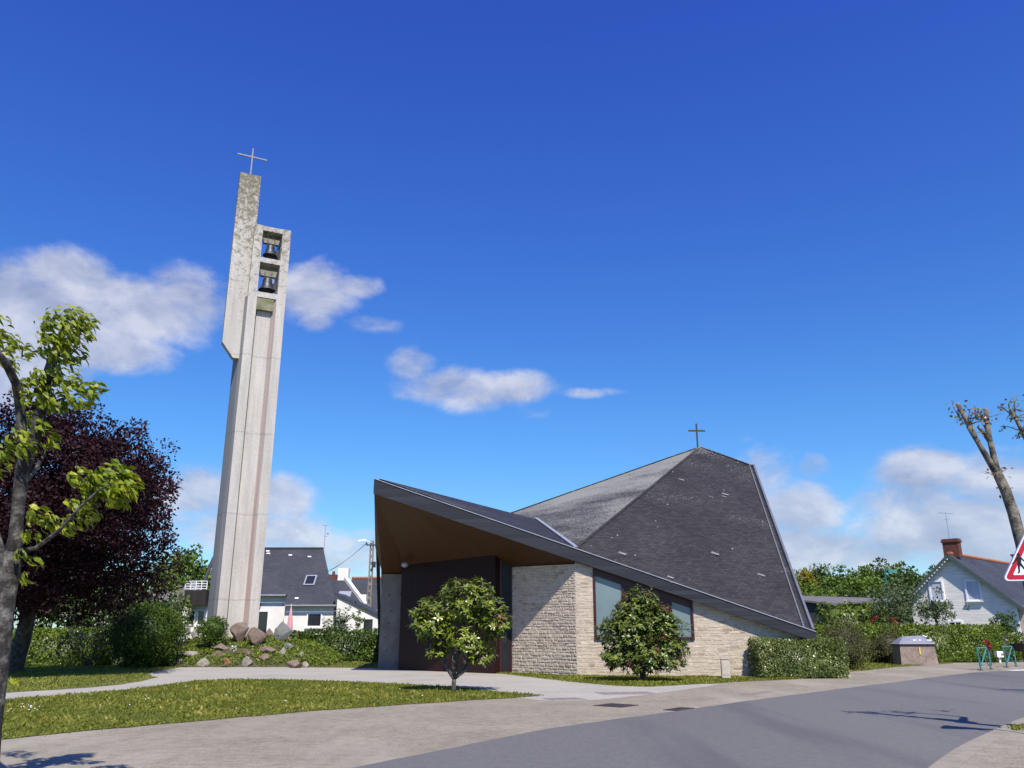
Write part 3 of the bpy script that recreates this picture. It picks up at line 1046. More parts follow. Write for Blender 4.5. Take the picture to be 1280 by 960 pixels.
def stone_wall(name, a, b, top, holes=(), thick=0.45, ch=(0.09, 0.2), sw=(0.16, 0.5), proud=0.05, seed=1, quoin=None, label=None):
    """rubble wall from plan point a to b (outside is on the right-hand side seen from a to b ... towards the camera);
    top(u) gives its height; holes are (u0,u1,v0,v1fn) openings"""
    rs = random.Random(seed)
    a, b = Vector((a[0], a[1], 0)), Vector((b[0], b[1], 0))
    d = (b - a)
    L = d.length
    d.normalize()
    n = Vector((d.y, -d.x, 0))
    if n.y > 0.2:
        n = -n
    mb = MB()

    def pt(u, v, w):
        return a + d * u + n * w + Vector((0, 0, v))

    # backing with openings
    cuts = sorted({0.0, L} | {h[0] for h in holes} | {h[1] for h in holes})
    for u0, u1 in zip(cuts[:-1], cuts[1:]):
        hole = [h for h in holes if h[0] <= u0 + 1e-6 and h[1] >= u1 - 1e-6]
        segs = [(0.0, None)] if not hole else [(0.0, hole[0][2])]
        for v0, v1 in segs:
            t0, t1 = (top(u0), top(u1)) if v1 is None else (v1, v1)
            mb.hexa([pt(u0, v0, -thick), pt(u0, v0, 0), pt(u1, v0, 0), pt(u1, v0, -thick)], [pt(u0, t0, -thick), pt(u0, t0, 0), pt(u1, t1, 0), pt(u1, t1, -thick)], 1)
    v = 0.0
    vmax = max(top(0), top(L))
    while v < vmax:
        h = rs.uniform(*ch)
        u = -rs.uniform(0, 0.2)
        while u < L:
            w = rs.uniform(*sw) * (0.7 + h / 0.2 * 0.5)
            u0, u1 = max(u, 0.0), min(u + w, L)
            u += w
            for hh in holes:
                if u0 < hh[0] < u1 and v + h > hh[2]:
                    u1 = hh[0]
                if u0 < hh[1] < u1 and v + h > hh[2]:
                    u0 = hh[1]
                if u0 >= hh[0] - 1e-6 and u1 <= hh[1] + 1e-6 and v + h > hh[2]:
                    u1 = u0
            if u1 - u0 < 0.05:
                continue
            g_ = 0.009
            j = lambda s=0.012: rs.uniform(-s, s)
            v0, v1 = v + g_, v + h - g_
            if rs.random() < 0.25:
                v1 -= rs.uniform(0, 0.03)
            ta, tb = top(u0) - 0.02, top(u1) - 0.02
            if min(ta, tb) < v0 + 0.03:
                continue
            pr = proud * rs.uniform(0.35, 1.0)
            base = [(u0 + g_, v0), (u1 - g_, v0), (u1 - g_, min(v1, tb)), (u0 + g_, min(v1, ta))]
            base = [(x + j(), y + j()) for x, y in base]
            cx, cy = sum(p[0] for p in base) / 4, sum(p[1] for p in base) / 4
            sh = min(0.03, h * 0.2)
            fr = [(x + (sh if x < cx else -sh), y + (sh * 0.7 if y < cy else -sh * 0.7), pr + rs.uniform(-0.006, 0.006)) for x, y in base]
            vs = [pt(x, y, 0.004) for x, y in base] + [pt(*p) for p in fr]
            tint = min(1, max(0, rs.gauss(0.5, 0.2)))
            if rs.random() < 0.07:
                tint = rs.uniform(0, 0.15)
            mb.add(vs, [(4, 5, 6, 7), (0, 1, 5, 4), (1, 2, 6, 5), (2, 3, 7, 6), (3, 0, 4, 7)], 0, tint)
        v += h
    o = mb.build(name, ["stone", "mortar"], church)
    return o


# window wall: from the corner K along the fascia to near the low right-hand tip
K2 = K
wall_end = Vector((Wend.x, Wend.y, 0)) - fn * 0.33
wdir = (wall_end - K).normalized()
wlen = (wall_end - K).length


def u_at(px):
    lo, hi = 0.0, wlen
    for _ in range(60):
        m = (lo + hi) / 2
        q = K + wdir * m
        if pix((q.x, q.y, 1.5))[0] < px:
            lo = m
        else:
            hi = m
    return lo


U1, U2 = u_at(743), u_at(868)
SILL = 1.33


def wtop(u):
    q = K + wdir * u
    return max(0.3, fz(q) + 0.02)


stone_wall("wall", J, K, lambda u: WALL_T - 0.02 * u, seed=3, proud=0.028, ch=(0.07, 0.15), sw=(0.10, 0.34))
stone_wall("wall", K + wdir * 0.0, wall_end, wtop, holes=((U1, U2, SILL),), seed=5, proud=0.010, ch=(0.08, 0.17), sw=(0.12, 0.42))
cw = MB()
cw.hexa([ML + Vector((0, 0.45, 0)), ML, MR, MR + Vector((0, 0.45, 0))], [p + Vector((0, 0, 4.15)) for p in (ML + Vector((0, 0.45, 0)), ML, MR, MR + Vector((0, 0.45, 0)))])
for ux, uz in ((0.35, 0.8), (0.92, 0.75), (0.4, 2.0), (0.95, 1.95), (0.38, 3.2), (0.9, 3.25), (0.5, 2.5), (0.22, 1.35)):
    cw.box(ML + Vector((ux, -0.004, uz)), (0.06, 0.012, 0.06), (1, 0, 0), 1)
cwo = cw.build("wall", ["concrete_grey", "barn"], church)
cwo["label"] = "grey concrete end wall with small dark holes"
# back and side walls (plain render, low under the eaves)
bw = MB()
for a, b, h0, h1 in ((Vector((10.6, 32.4, 0)), Vector((13.2, 49.5, 0)), 1.15, 1.1), (Vector((13.2, 49.5, 0)), Vector((2.0, 56.4, 0)), 1.1, 1.1), (Vector((2.0, 56.4, 0)), Vector((-7.0, 47.8, 0)), 1.1, 1.1), (Vector((-7.0, 47.8, 0)), Vector((-5.97, 39.5, 0)), 1.1, 4.1)):
    d = (b - a).normalized()
    n = Vector((d.y, -d.x, 0)) * 0.3
    bw.hexa([a, b, b - n, a - n], [a + Vector((0, 0, h0)), b + Vector((0, 0, h1)), b - n + Vector((0, 0, h1)), a - n + Vector((0, 0, h0))])
bw.build("wall", "mortar", church)

# band window
nW = Vector((wdir.y, -wdir.x, 0))
if nW.y > 0:
    nW = -nW


def wp(u, v, w):
    return K + wdir * u + nW * w + Vector((0, 0, v))


def wquad(mb, u0, u1, v0, v1, w0, w1, mi=0):
    """block in the wall plane; v0, v1 may be functions of u"""
    f0 = v0 if callable(v0) else (lambda u: v0)
    f1 = v1 if callable(v1) else (lambda u: v1)
    mb.hexa([wp(u0, f0(u0), w0), wp(u0, f0(u0), w1), wp(u1, f0(u1), w1), wp(u1, f0(u1), w0)], [wp(u0, f1(u0), w0), wp(u0, f1(u0), w1), wp(u1, f1(u1), w1), wp(u1, f1(u1), w0)], mi)


head = lambda u: wtop(u) - 0.30
uA, uB = u_at(779), u_at(842)
wf = MB()
wquad(wf, U1, U1 + 0.09, SILL + 0.09, wtop, -0.10, 0.05)
wquad(wf, U2 - 0.07, U2, SILL + 0.09, wtop, -0.10, 0.05)
wquad(wf, U1, U2, SILL, SILL + 0.088, -0.12, 0.08)
wquad(wf, U1 + 0.092, U2 - 0.072, head, wtop, -0.10, -0.02)
wquad(wf, uA, uA + 0.09, SILL + 0.09, lambda u: head(u) - 0.003, -0.10, 0.0)
wquad(wf, uB - 0.09, uB, SILL + 0.09, lambda u: head(u) - 0.003, -0.10, 0.0)
win = wf.build("window", "burgundy_frame", church)
for a, b, mt in ((U1 + 0.092, uA - 0.002, "glass_pale"), (uB + 0.002, U2 - 0.072, "glass_pale")):
    pm = MB()
    wquad(pm, a, b, SILL + 0.09, lambda u: head(u) - 0.003, -0.09, -0.06)
    pm.build("pane", mt, win)
pm = MB()
wquad(pm, uA + 0.092, uB - 0.092, SILL + 0.09, lambda u: head(u) - 0.003, -0.09, -0.05)
pm.build("infill_panel", "burgundy_frame", win)

# entrance block clad in burgundy
bd = (J - MR).normalized()
bn = Vector((bd.y, -bd.x, 0))
if bn.y > 0:
    bn = -bn
fl_, fr_ = MR + bn * 0.55 + bd * 0.1, J + bn * 0.75 - bd * 0.30
bl, br = MR - bn * 0.5, J - bn * 0.5 - bd * 0.2
eb = MB()
ring = [fl_, fr_, br, bl]
eb.hexa([Vector((p.x, p.y, 0)) for p in ring], [Vector((p.x, p.y, 5.15)) for p in ring])
block = eb.build("entrance_block", "burgundy", church)


def bp(s, z, w):
    return fl_ + (fr_ - fl_) * s + bn * w + Vector((0, 0, z))


for s0, s1 in ((0.30, 0.505), (0.515, 0.72)):
    dm = MB()
    dm.hexa([bp(s0, 0.03, 0.01), bp(s0, 0.03, 0.05), bp(s1, 0.03, 0.05), bp(s1, 0.03, 0.01)], [bp(s0, 2.35, 0.01), bp(s0, 2.35, 0.05), bp(s1, 2.35, 0.05), bp(s1, 2.35, 0.01)])
    dr = dm.build("door", "burgundy", block)
    hm = MB()
    sh = s1 - 0.025 if s0 < 0.4 else s0 + 0.025
    hm.tube([bp(sh, 0.85, 0.10), bp(sh, 1.55, 0.10)], 0.018, 6)
    hm.build("handle", "galva", dr)
# narrow glazed strip between the block and the stone wall
gs = MB()
q0, q1 = fr_ - bn * 0.30, J + bn * 0.02
qd = (q1 - q0).normalized()
qn = Vector((qd.y, -qd.x, 0))
if qn.y > 0:
    qn = -qn
ql = (q1 - q0).length


def qp(u, z, w):
    return q0 + qd * u + qn * w + Vector((0, 0, z))


def qbox(mb, u0, u1, z0, z1, w0, w1):
    mb.hexa([qp(u0, z0, w0), qp(u0, z0, w1), qp(u1, z0, w1), qp(u1, z0, w0)], [qp(u0, z1, w0), qp(u0, z1, w1), qp(u1, z1, w1), qp(u1, z1, w0)])


qbox(gs, 0, 0.07, 0.1, 4.5, -0.04, 0.04)
qbox(gs, ql - 0.07, ql, 0.1, 4.5, -0.04, 0.04)
qbox(gs, 0, ql, 0.0, 0.098, -0.04, 0.06)
st = gs.build("side_light", "burgundy_frame", church)
gs = MB()
qbox(gs, 0.072, ql - 0.072, 0.1, 4.5, -0.015, 0.0)
gs.build("pane", "glass_shade", st)
# globe lamp under the canopy
lp = at(506, 706, 37.6)
lmB = MB()
lmB.lathe((lp.x, lp.y, lp.z), [(0.02, -0.12), (0.13, -0.08), (0.17, 0.0), (0.14, 0.08), (0.03, 0.14)], 14)
lmB.build("ceiling_lamp", "zinc", church, smooth=True)
# steel cross on the peak


def cross(mb, base, hgt, arm, frac, ax, w):
    base = Vector(base)
    mb.box(base + Vector((0, 0, hgt / 2)), (w, w, hgt), ax)
    ax = Vector(ax)
    mb.box(base + Vector((0, 0, hgt * frac)), (arm, w * 1.05, w * 1.05), ax)


cm = MB()
cross(cm, P_ + Vector((-0.12, 0, -0.1)), 1.38, 0.88, 0.72, (1, 0.05, 0), 0.07)
cm.build("cross", "iron", church)

# beige meter box against the wall
mbx = MB()
q = gr(908, 849.6)
c0 = q + Vector((0.0, 0.0, 0))
mbx.box(c0 + Vector((0.02, 0.12, 0.34)), (0.28, 0.22, 0.68), wdir)
mbx.box(c0 + Vector((0.02, 0.12, 0.695)), (0.32, 0.26, 0.03), wdir)
mbx.box(c0 + Vector((0.02, 0.12, 0.38)) + nW * 0.115, (0.22, 0.012, 0.44), wdir)
tag(mbx.build("meter_box", "beige_box", loc=(q.x, q.y, 0)), "small beige meter box standing against the church wall beside the clipped hedge", "utility box")

# ------------------------------------------------------------------ bell tower
TH = R(26)
tu, tw = Vector((math.cos(TH), math.sin(TH), 0)), Vector((-math.sin(TH), math.cos(TH), 0))
T0 = Vector((-15.1, 44.0, 0))


def tp(u, w, z):
    return T0 + tu * u + tw * w + Vector((0, 0, z))


tower = thing("bell_tower", T0 + tu * 1.05 + tw * 0.7, "tall slim concrete bell tower with open belfry and a higher slab topped by a cross", "bell tower")
prof = [(0, 0), (0.50, 0), (0.50, 0.42), (0.585, 0.42), (0.587, 0.30), (1.38, 0.30), (1.60, 0.0), (2.10, 0), (2.14, 1.4), (-0.30, 1.5), (-0.13, 0.35)]
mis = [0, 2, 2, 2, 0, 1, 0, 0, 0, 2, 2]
ts = MB()
ZB = 20.08


def trim(ring):
    return [tp(u, w, 0) for u, w in ring], [tp(u, w, ZB) for u, w in ring]


b_, t_ = trim(prof)
ts.hexa(b_, t_, 0, mis=mis)
ts.build("shaft", ["concrete", "concrete_pink", "concrete_dark"], tower)
bf = MB()


def tbox(mb, u0, u1, w0, w1, z0, z1, mi=0):
    mb.hexa([tp(u0, w0, z0), tp(u1, w0, z0), tp(u1, w1, z0), tp(u0, w1, z0)], [tp(u0, w0, z1), tp(u1, w0, z1), tp(u1, w1, z1), tp(u0, w1, z1)], mi)


D1 = 1.15
tbox(bf, 0.0, 0.48, 0.0, D1, ZB + 0.002, 24.62)
tbox(bf, 1.62, 2.10, 0.0, D1, ZB + 0.002, 24.62)
for z0, z1 in ((20.10, 20.42), (22.28, 22.58), (24.32, 24.60)):
    tbox(bf, 0.482, 1.618, 0.02, D1 - 0.02, z0, z1)
bf.build("belfry_frame", "concrete", tower)
lb = MB()
tbox(lb, 0.52, 1.45, 0.05, 0.41, 19.35, 20.07)
lb.build("sill_block", "lichen_block", tower)
sl = MB()
# cantilevered slab with a slanting foot
front = [(-1.10, 17.2), (-0.45, 16.35), (0.12, 16.35), (0.12, 27.95), (-1.10, 27.95)]
sl.hexa([tp(u, 0.34, z) for u, z in front], [tp(u, 0.85, z) for u, z in front])
sl.build("high_slab", ["concrete"], tower)
cm = MB()
cross(cm, tp(-0.48, 0.6, 27.9), 1.95, 1.75, 0.70, tu, 0.075)
cm.build("cross", "cross", tower)
for zc_, s, lab in ((22.92, 0.80, "upper dark bronze bell in the top opening of the concrete tower"), (20.70, 0.92, "larger lower bronze bell in the second opening of the concrete tower")):
    base = tp(1.05, 0.42, zc_)
    bell = thing("church_bell", base, lab, "bell", "bells in the concrete tower")
    m = MB()
    pr = [(0.50, 0.0), (0.52, 0.02), (0.44, 0.10), (0.36, 0.26), (0.31, 0.45), (0.29, 0.62), (0.25, 0.74), (0.12, 0.82), (0.001, 0.84)]
    m.lathe(base, [(r * s * 1.0, z * s * 1.12) for r, z in pr] , 22)
    m.lathe(base, [(0.46 * s, 0.01), (0.38 * s, 0.2 * s), (0.26 * s, 0.7 * s), (0.001, 0.75 * s)], 22)
    m.build("bell_body", "bronze", bell, smooth=True)
    m = MB()
    m.tube([base + Vector((0, 0, 0.7 * s)), base + Vector((0, 0, 0.0))], 0.025, 6)
    m.lathe(base + Vector((0, 0, -0.04)), [(0.001, -0.05), (0.06, 0), (0.001, 0.06)], 8)
    m.build("clapper", "iron", bell)
    m = MB()
    hz = zc_ + 0.84 * s * 1.12
    m.hexa([tp(u, w, hz) for u, w in ((0.62, 0.29), (1.48, 0.29), (1.48, 0.55), (0.62, 0.55))], [tp(u, w, hz + 0.40 * s) for u, w in ((0.55, 0.29), (1.55, 0.29), (1.55, 0.55), (0.55, 0.55))])
    for k in range(5):
        tbox(m, 0.60 + k * 0.2, 0.70 + k * 0.2, 0.31, 0.53, hz + 0.40 * s + 0.002, hz + 0.40 * s + 0.07)
    m.build("headstock", "headstock", bell)
    m = MB()
    m.tube([tp(0.48, 0.42, hz + 0.1), tp(1.62, 0.42, hz + 0.1)], 0.04, 8)
    for u in (0.85, 1.25):
        tbox(m, u - 0.025, u + 0.025, 0.275, 0.287, hz - 0.12, hz + 0.25)
    tbox(m, 1.38, 1.55, 0.40, 0.80, hz - 0.75, hz - 0.3)
    m.tube([tp(1.5, 0.6, hz - 0.3), tp(1.5, 0.6, hz + 0.1)], 0.03, 6)
    m.build("bell_fittings", "iron", bell)

# ------------------------------------------------------------------ rockery mound, rocks, ground cover


def mound_z(x, y):
    u = (x + 14.0) / 4.9
    s = max(0.0, 1 - u * u)
    v = min(1.0, max(0.0, (y - 41.4) / 3.2))
    v2 = min(1.0, max(0.0, (50.0 - y) / 3.0))
    return 1.25 * (s ** 0.5) * (v ** 0.75) * v2 + 0.06 * mnoise.noise(Vector((x, y, 0))) * s


mm = MB()
nx, ny = 48, 40
xs = [-19.2 + 11.6 * i / nx for i in range(nx + 1)]
ys = [41.2 + 9.0 * j / ny for j in range(ny + 1)]
mm.add([(x, y, mound_z(x, y) + 0.02 if mound_z(x, y) > 0.02 else -0.05) for y in ys for x in xs], [(j * (nx + 1) + i, j * (nx + 1) + i + 1, (j + 1) * (nx + 1) + i + 1, (j + 1) * (nx + 1) + i) for j in range(ny) for i in range(nx)])
tag(mm.build("terrain_mound", "earth", smooth=True), kind="structure")


def on_mound(px, py):
    """first point of the mound (or the ground) seen at this pixel"""
    d = ray(px, py)
    k = 38.0
    while k < 50:
        p = Vector((0, 0, EYE)) + d * (k / d.y)
        if p.z <= max(0.0, mound_z(p.x, p.y)):
            return p
        k += 0.05
    return at(px, py, 46.5)


def rock(x0, x1, y0, y1, mat, label, depth=0.8, seed=1, lean=0.0, sharp=0.42):
    base = on_mound((x0 + x1) / 2, y1 - 1)
    sc = (base.y * cp + (base.z - EYE) * sp) / FOC
    w, h = (x1 - x0) * sc, (y1 - y0) * sc
    bm = bmesh.new()
    bmesh.ops.create_icosphere(bm, subdivisions=4, radius=1.0)
    for v in bm.verts:
        c = v.co.copy()
        off = Vector((seed * 7.3, seed * 1.9, seed * 4.4))
        f = 1 + sharp * mnoise.noise(c * 1.1 + off) + 0.26 * mnoise.noise(c * 2.3 + off) - 0.14 * abs(mnoise.noise(c * 4.5 + off)) + 0.07 * mnoise.noise(c * 9 + off)
        # flat cleavage faces
        q = c * f
        for k in range(9):
            nrm = Vector((math.sin(seed * 2.1 + k * 2.4), math.cos(seed * 1.3 + k * 1.9), math.sin(seed * 0.7 + k * 1.1))).normalized()
            d = q.dot(nrm)
            if d > 0.52:
                q = q - nrm * (d - 0.52) * 0.92
        v.co = q
    mx = [max(abs(v.co[i]) for v in bm.verts) for i in range(3)]
    for v in bm.verts:
        x, y, z = v.co.x / mx[0], v.co.y / mx[1], v.co.z / mx[2]
        v.co = Vector((x * w / 2 + lean * z * h / 2, y * depth * max(w, h) * 0.45, z * (h / 2 + 0.06) + h / 2 - 0.08))
    me = bpy.data.meshes.new("rock")
    bm.to_mesh(me)
    bm.free()
    me.materials.append(MAT[mat])
    me.polygons.foreach_set("use_smooth", [True] * len(me.polygons))
    o = bpy.data.objects.new("rock", me)
    C.objects.link(o)
    o.location = base + Vector((0, 0.12, 0))
    return tag(o, label, "rock", "rocks of the rockery")


RK = [
    (283, 308, 771, 806, "rock_brown", "tallest brown rock standing upright in front of the tower base", 0.6, 0),
    (307, 333, 785, 810, "rock_brown", "brown slanting rock between the tallest rock and the grey slab", 0.7, 0.25),
    (338, 364, 778, 806, "rock_grey", "smooth grey slab leaning upright at the right end of the top row", 0.35, 0.35),
    (330, 343, 786, 800, "rock_brown", "small brown stone tucked behind the leaning grey slab", 0.8, 0),
    (261, 285, 804, 814, "rock_brown", "flat brown stone below the round rockery bush", 0.9, 0),
    (222, 253, 812, 822, "rock_pale", "long flat pale stone at the rockery's left side", 0.7, 0),
    (262, 282, 813, 823, "rock_brown", "flat brown stone just under another flat stone, left of the white flowers", 0.8, 0),
    (242, 265, 823, 835, "rock_pale", "large pale stone in the front row of the rockery, on the path edge at left", 0.9, 0),
    (276, 289, 823, 833, "rock_orange", "small orange stone in the front row of the rockery", 0.9, 0),
    (300, 315, 821, 835, "rock_pale", "pale upright stone in the middle of the front row", 0.8, 0.1),
    (302, 314, 812, 821, "rock_brown", "small brown stone right of the white flowers", 0.9, 0),
    (319, 347, 807, 818, "rock_brown", "wide flat brown ledge stone below the slanting rock", 0.7, 0),
    (321, 340, 817, 827, "rock_brown", "brown stone directly below the wide flat ledge stone", 0.9, 0),
    (356, 379, 824, 836, "rock_brown", "large brown stone at the right end of the front row", 0.8, 0),
    (376, 387, 827, 836, "rock_pale", "small pale stone touching the last big stone of the front row", 0.8, 0),
    (352, 367, 804, 813, "rock_grey", "grey stone under the foot of the leaning slab", 0.8, 0),
    (219, 229, 823, 831, "rock_pale", "small pale stone at the foot of the big round evergreen bush", 0.9, 0),
    (223, 237, 780, 794, "rock_pale", "pale grey upright stone behind the big bush, left of the tower", 0.6, -0.2),
    (237, 249, 785, 798, "rock_pale", "pale stone between the grey upright stone and the round rockery bush", 0.8, 0),
    (346, 360, 810, 820, "rock_pale", "pale stone below the grey stone under the slab", 0.8, 0),
    (370, 381, 815, 823, "rock_pale", "small pale stone by the start of the low hedge", 0.9, 0),
]
ROCKPOS = []
for i, (a, b, c, d, mt, lab, dp, ln) in enumerate(RK):
    o = rock(a, b, c, d, mt, lab, dp, i * 1.37 + 2, ln)
    ROCKPOS.append((o.location.copy(), (b - a) * 0.042 / 2))

n = 15000
Xs, Ys = rng.uniform(-18.9, -9.0, n), rng.uniform(41.35, 47.5, n)
keep = np.array([mound_z(x, y) > 0.03 and mnoise.noise(Vector((x * 0.9, y * 0.9, 5))) > -0.3 for x, y in zip(Xs, Ys)])
Xs, Ys = Xs[keep], Ys[keep]
Zs = np.array([mound_z(x, y) + 0.03 for x, y in zip(Xs, Ys)])
hb = np.array([max(0, mnoise.noise(Vector((x * 1.3, y * 1.3, 8)))) for x, y in zip(Xs, Ys)])
Zs = Zs + rng.uniform(0, 1, len(Xs)) * (0.06 + 0.26 * hb)
k = len(Xs)
gc = leaf_obj("ground_cover", ["l_ivy"], None, np.stack([Xs, Ys, Zs], 1), unit(k) + np.array([0, -0.2, 0.3]), unit(k) * 0.7 + np.array([0, -0.2, 0.6]), rng.uniform(0.07, 0.16, k), rng.uniform(0.05, 0.1, k), np.clip(rng.normal(0.5, 0.2, k) + 0.3 * hb, 0, 1))
tag(gc, "low leafy ground cover growing between the rockery stones", "ground cover", kind="stuff")

p = on_mound(291, 814)
P, Dd, Nn, Tt = clump_leaves([(p.x, p.y, p.z + 0.12)], [0.16], 60)
wfl = leaf_obj("white_flowers", ["petal_white"], None, P, Dd, Nn, 0.07, 0.07, Tt, loc=(p.x, p.y, p.z))
tag(wfl, "small clump of white flowers in the middle of the rockery", "flowers")

# ------------------------------------------------------------------ hedges and bushes


def hedge(name, pts, width, h, lab, mats, leaf=0.1, dens=150, seed=0, lump=0.12, topvar=0.06, cat_="hedge", group=None, extra=None, round_=0.25):
    """clipped hedge along plan polyline pts; leaves on and just under its whole surface, over a dark inner core"""
    pts = [Vector((p[0], p[1], 0)) for p in pts]
    Ps, Ns = [], []
    cv, cf = [], []
    for a, b in zip(pts[:-1], pts[1:]):
        d = (b - a)
        L = d.length
        d.normalize()
        s = Vector((-d.y, d.x, 0))
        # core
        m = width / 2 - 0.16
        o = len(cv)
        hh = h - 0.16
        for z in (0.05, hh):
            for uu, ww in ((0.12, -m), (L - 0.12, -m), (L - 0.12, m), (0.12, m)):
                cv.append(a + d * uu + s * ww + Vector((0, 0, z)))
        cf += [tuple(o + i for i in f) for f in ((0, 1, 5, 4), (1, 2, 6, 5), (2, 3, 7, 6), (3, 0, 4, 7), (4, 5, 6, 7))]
        for (na, ln, hi, fun) in (
            (s, L, h, lambda u, v: a + d * u + s * (width / 2) + Vector((0, 0, v))),
            (-s, L, h, lambda u, v: a + d * u - s * (width / 2) + Vector((0, 0, v))),
            (Vector((0, 0, 1)), L, width, lambda u, v: a + d * u + s * (v - width / 2) + Vector((0, 0, h))),
            (d, width, h, lambda u, v: b + s * (u - width / 2) + Vector((0, 0, v))),
            (-d, width, h, lambda u, v: a + s * (u - width / 2) + Vector((0, 0, v))),
        ):
            k = int(ln * hi * dens)
            for _ in range(k):
                u, v = random.random() * ln, random.random() * hi
                q = fun(u, v)
                q = q + na * (lump * mnoise.noise(q * 1.4 + Vector((seed, 0, 0))) + 0.5 * lump * mnoise.noise(q * 4 + Vector((seed, 3, 0))) - random.random() ** 2 * 0.12)
                if round_:
                    mid = a + d * min(max((q - a).dot(d), width * 0.4), max(L - width * 0.4, width * 0.4)) + Vector((0, 0, h * 0.5))
                    off = q - mid
                    e = max(0, (abs(off.z) / (h / 2)) ** 4 * (abs(off.dot(s)) / (width / 2)) ** 4 - 0.3)
                    e2 = max(0, (abs(off.z) / (h / 2)) ** 6 - 0.5) if off.z < 0 else 0
                    q = q - off * min(0.3, round_ * e)
                q.z += topvar * mnoise.noise(Vector((q.x * 1.1, q.y * 1.1, seed))) * (q.z / h)
                q.z = max(q.z, 0.02)
                Ps.append(q)
                Ns.append(na)
    Ps, Ns = np.array(Ps), np.array(Ns)
    k = len(Ps)
    T = np.array([0.5 + 0.35 * mnoise.noise(Vector(p) * 1.6 + Vector((seed, 9, 0))) for p in Ps]) + rng.normal(0, 0.17, k)
    loc = pts[0]
    Nn = Ns * 0.8 + unit(k) * 0.65 + np.array([0, 0, 0.25])
    Dd = Ns * 0.35 + unit(k) * 0.8 + np.array([0, 0, 0.1])
    o = leaf_obj(name, mats, None, Ps, Dd, Nn, rng.uniform(0.7, 1.3, k) * leaf, rng.uniform(0.45, 0.7, k) * leaf, np.clip(T, 0, 1), loc=tuple(loc), core=([tuple(c) for c in cv], cf, 0))
    return tag(o, lab, cat_, group)


def gp(px, py):
    q = gr(px, py)
    return (q.x, q.y)


# clipped block hedge at the low end of the church
ha, hb_ = gr(947, 847.5), gr(1024, 844.5)
hedge("clipped_hedge", [(8.75, 31.55), (12.05, 31.95)], 1.0, 1.34, "clipped block hedge of pale glossy leaves at the church's low right end", ["l_var"], 0.085, 620, 1, 0.08, 0.05)
# long hedge on the right
hedge("garden_hedge", [(gp(1012, 829.3)[0], 46.6), (gp(1110, 828.5)[0] + 0.3, 47.4), (gp(1236, 827.2)[0] + 0.4, 48.6)], 1.3, 1.92, "long bright green hedge running in front of the white house", ["l_hedge_bright"], 0.13, 190, 2, 0.13, 0.12)
# taller hedge behind it
q = at(1072, 785, 60)
hedge("tall_hedge", [(at(1033, 785, 59)[0], 59), (at(1118, 785, 61)[0], 61)], 1.8, 3.25, "taller bright green hedge behind the long hedge, before the dark barn", ["l_hedge_bright"], 0.22, 55, 3, 0.3, 0.3)
# hedge beside the tower
hedge("low_hedge", [(at(362, 830, 47.8)[0], 47.8), (at(478, 830, 48.2)[0], 48.6)], 1.4, 1.62, "dark green hedge between the rockery and the church, before the cream house", ["l_hedge"], 0.13, 230, 4, 0.16, 0.22)
# hedge under the copper tree
hedge("shaded_hedge", [(at(-60, 830, 42.0)[0], 42.0), (at(140, 830, 42.6)[0], 42.8)], 1.2, 1.72, "dark clipped hedge in the shade below the purple tree", ["l_hedge_bright"], 0.12, 210, 5, 0.1, 0.1)


def bush(name, c, r, lab, mats, leaf, n_cl, per, lump=0.2, seed=0, mi=None, catg="bush", core=0.72, up=0.35, group=None, wide=0.6):
    cc = crown_clumps(c, r, n_cl, 0.75, lump, seed)
    cc[:, 2] = np.maximum(cc[:, 2], 0.08)
    cr = rng.uniform(0.14, 0.26, n_cl) * min(r) * 1.1
    P, Dd, Nn, Tt = clump_leaves(cc, cr, per, up)
    P[:, 2] = np.maximum(P[:, 2], 0.02)
    corev = None
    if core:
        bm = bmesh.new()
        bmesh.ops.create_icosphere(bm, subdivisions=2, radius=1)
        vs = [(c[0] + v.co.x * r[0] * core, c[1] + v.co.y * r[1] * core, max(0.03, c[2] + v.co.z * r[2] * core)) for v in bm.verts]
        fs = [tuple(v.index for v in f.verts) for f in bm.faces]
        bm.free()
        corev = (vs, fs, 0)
    o = leaf_obj(name, mats, None, P, Dd, Nn, rng.uniform(0.7, 1.3, len(P)) * leaf, rng.uniform(0.7, 1.3, len(P)) * leaf * wide, Tt, loc=(c[0], c[1], 0), core=corev)
    return tag(o, lab, catg, group)


c = at(180, 800, 40.6)
bush("evergreen_bush", (c.x, 40.9, 1.42), (1.66, 1.5, 1.52), "big round dark evergreen bush at the left edge of the rockery", ["l_dark"], 0.10, 700, 34, 0.08, 2, core=0.86)
c = at(266, 788, 43.1)
bush("box_bush", (c.x, 43.1, c.z), (0.76, 0.6, 0.66), "small round bright green bush on the rockery in front of the tower", ["l_bush"], 0.09, 160, 22, 0.12, 3, core=0.78)
c = at(315, 800, 45.6)
bush("ivy_bush", (c.x, 45.4, 1.55), (0.32, 0.3, 0.75), "narrow leafy climber at the tower foot right of the tallest rock", ["l_ivy"], 0.10, 40, 18, 0.3, 6, core=0)
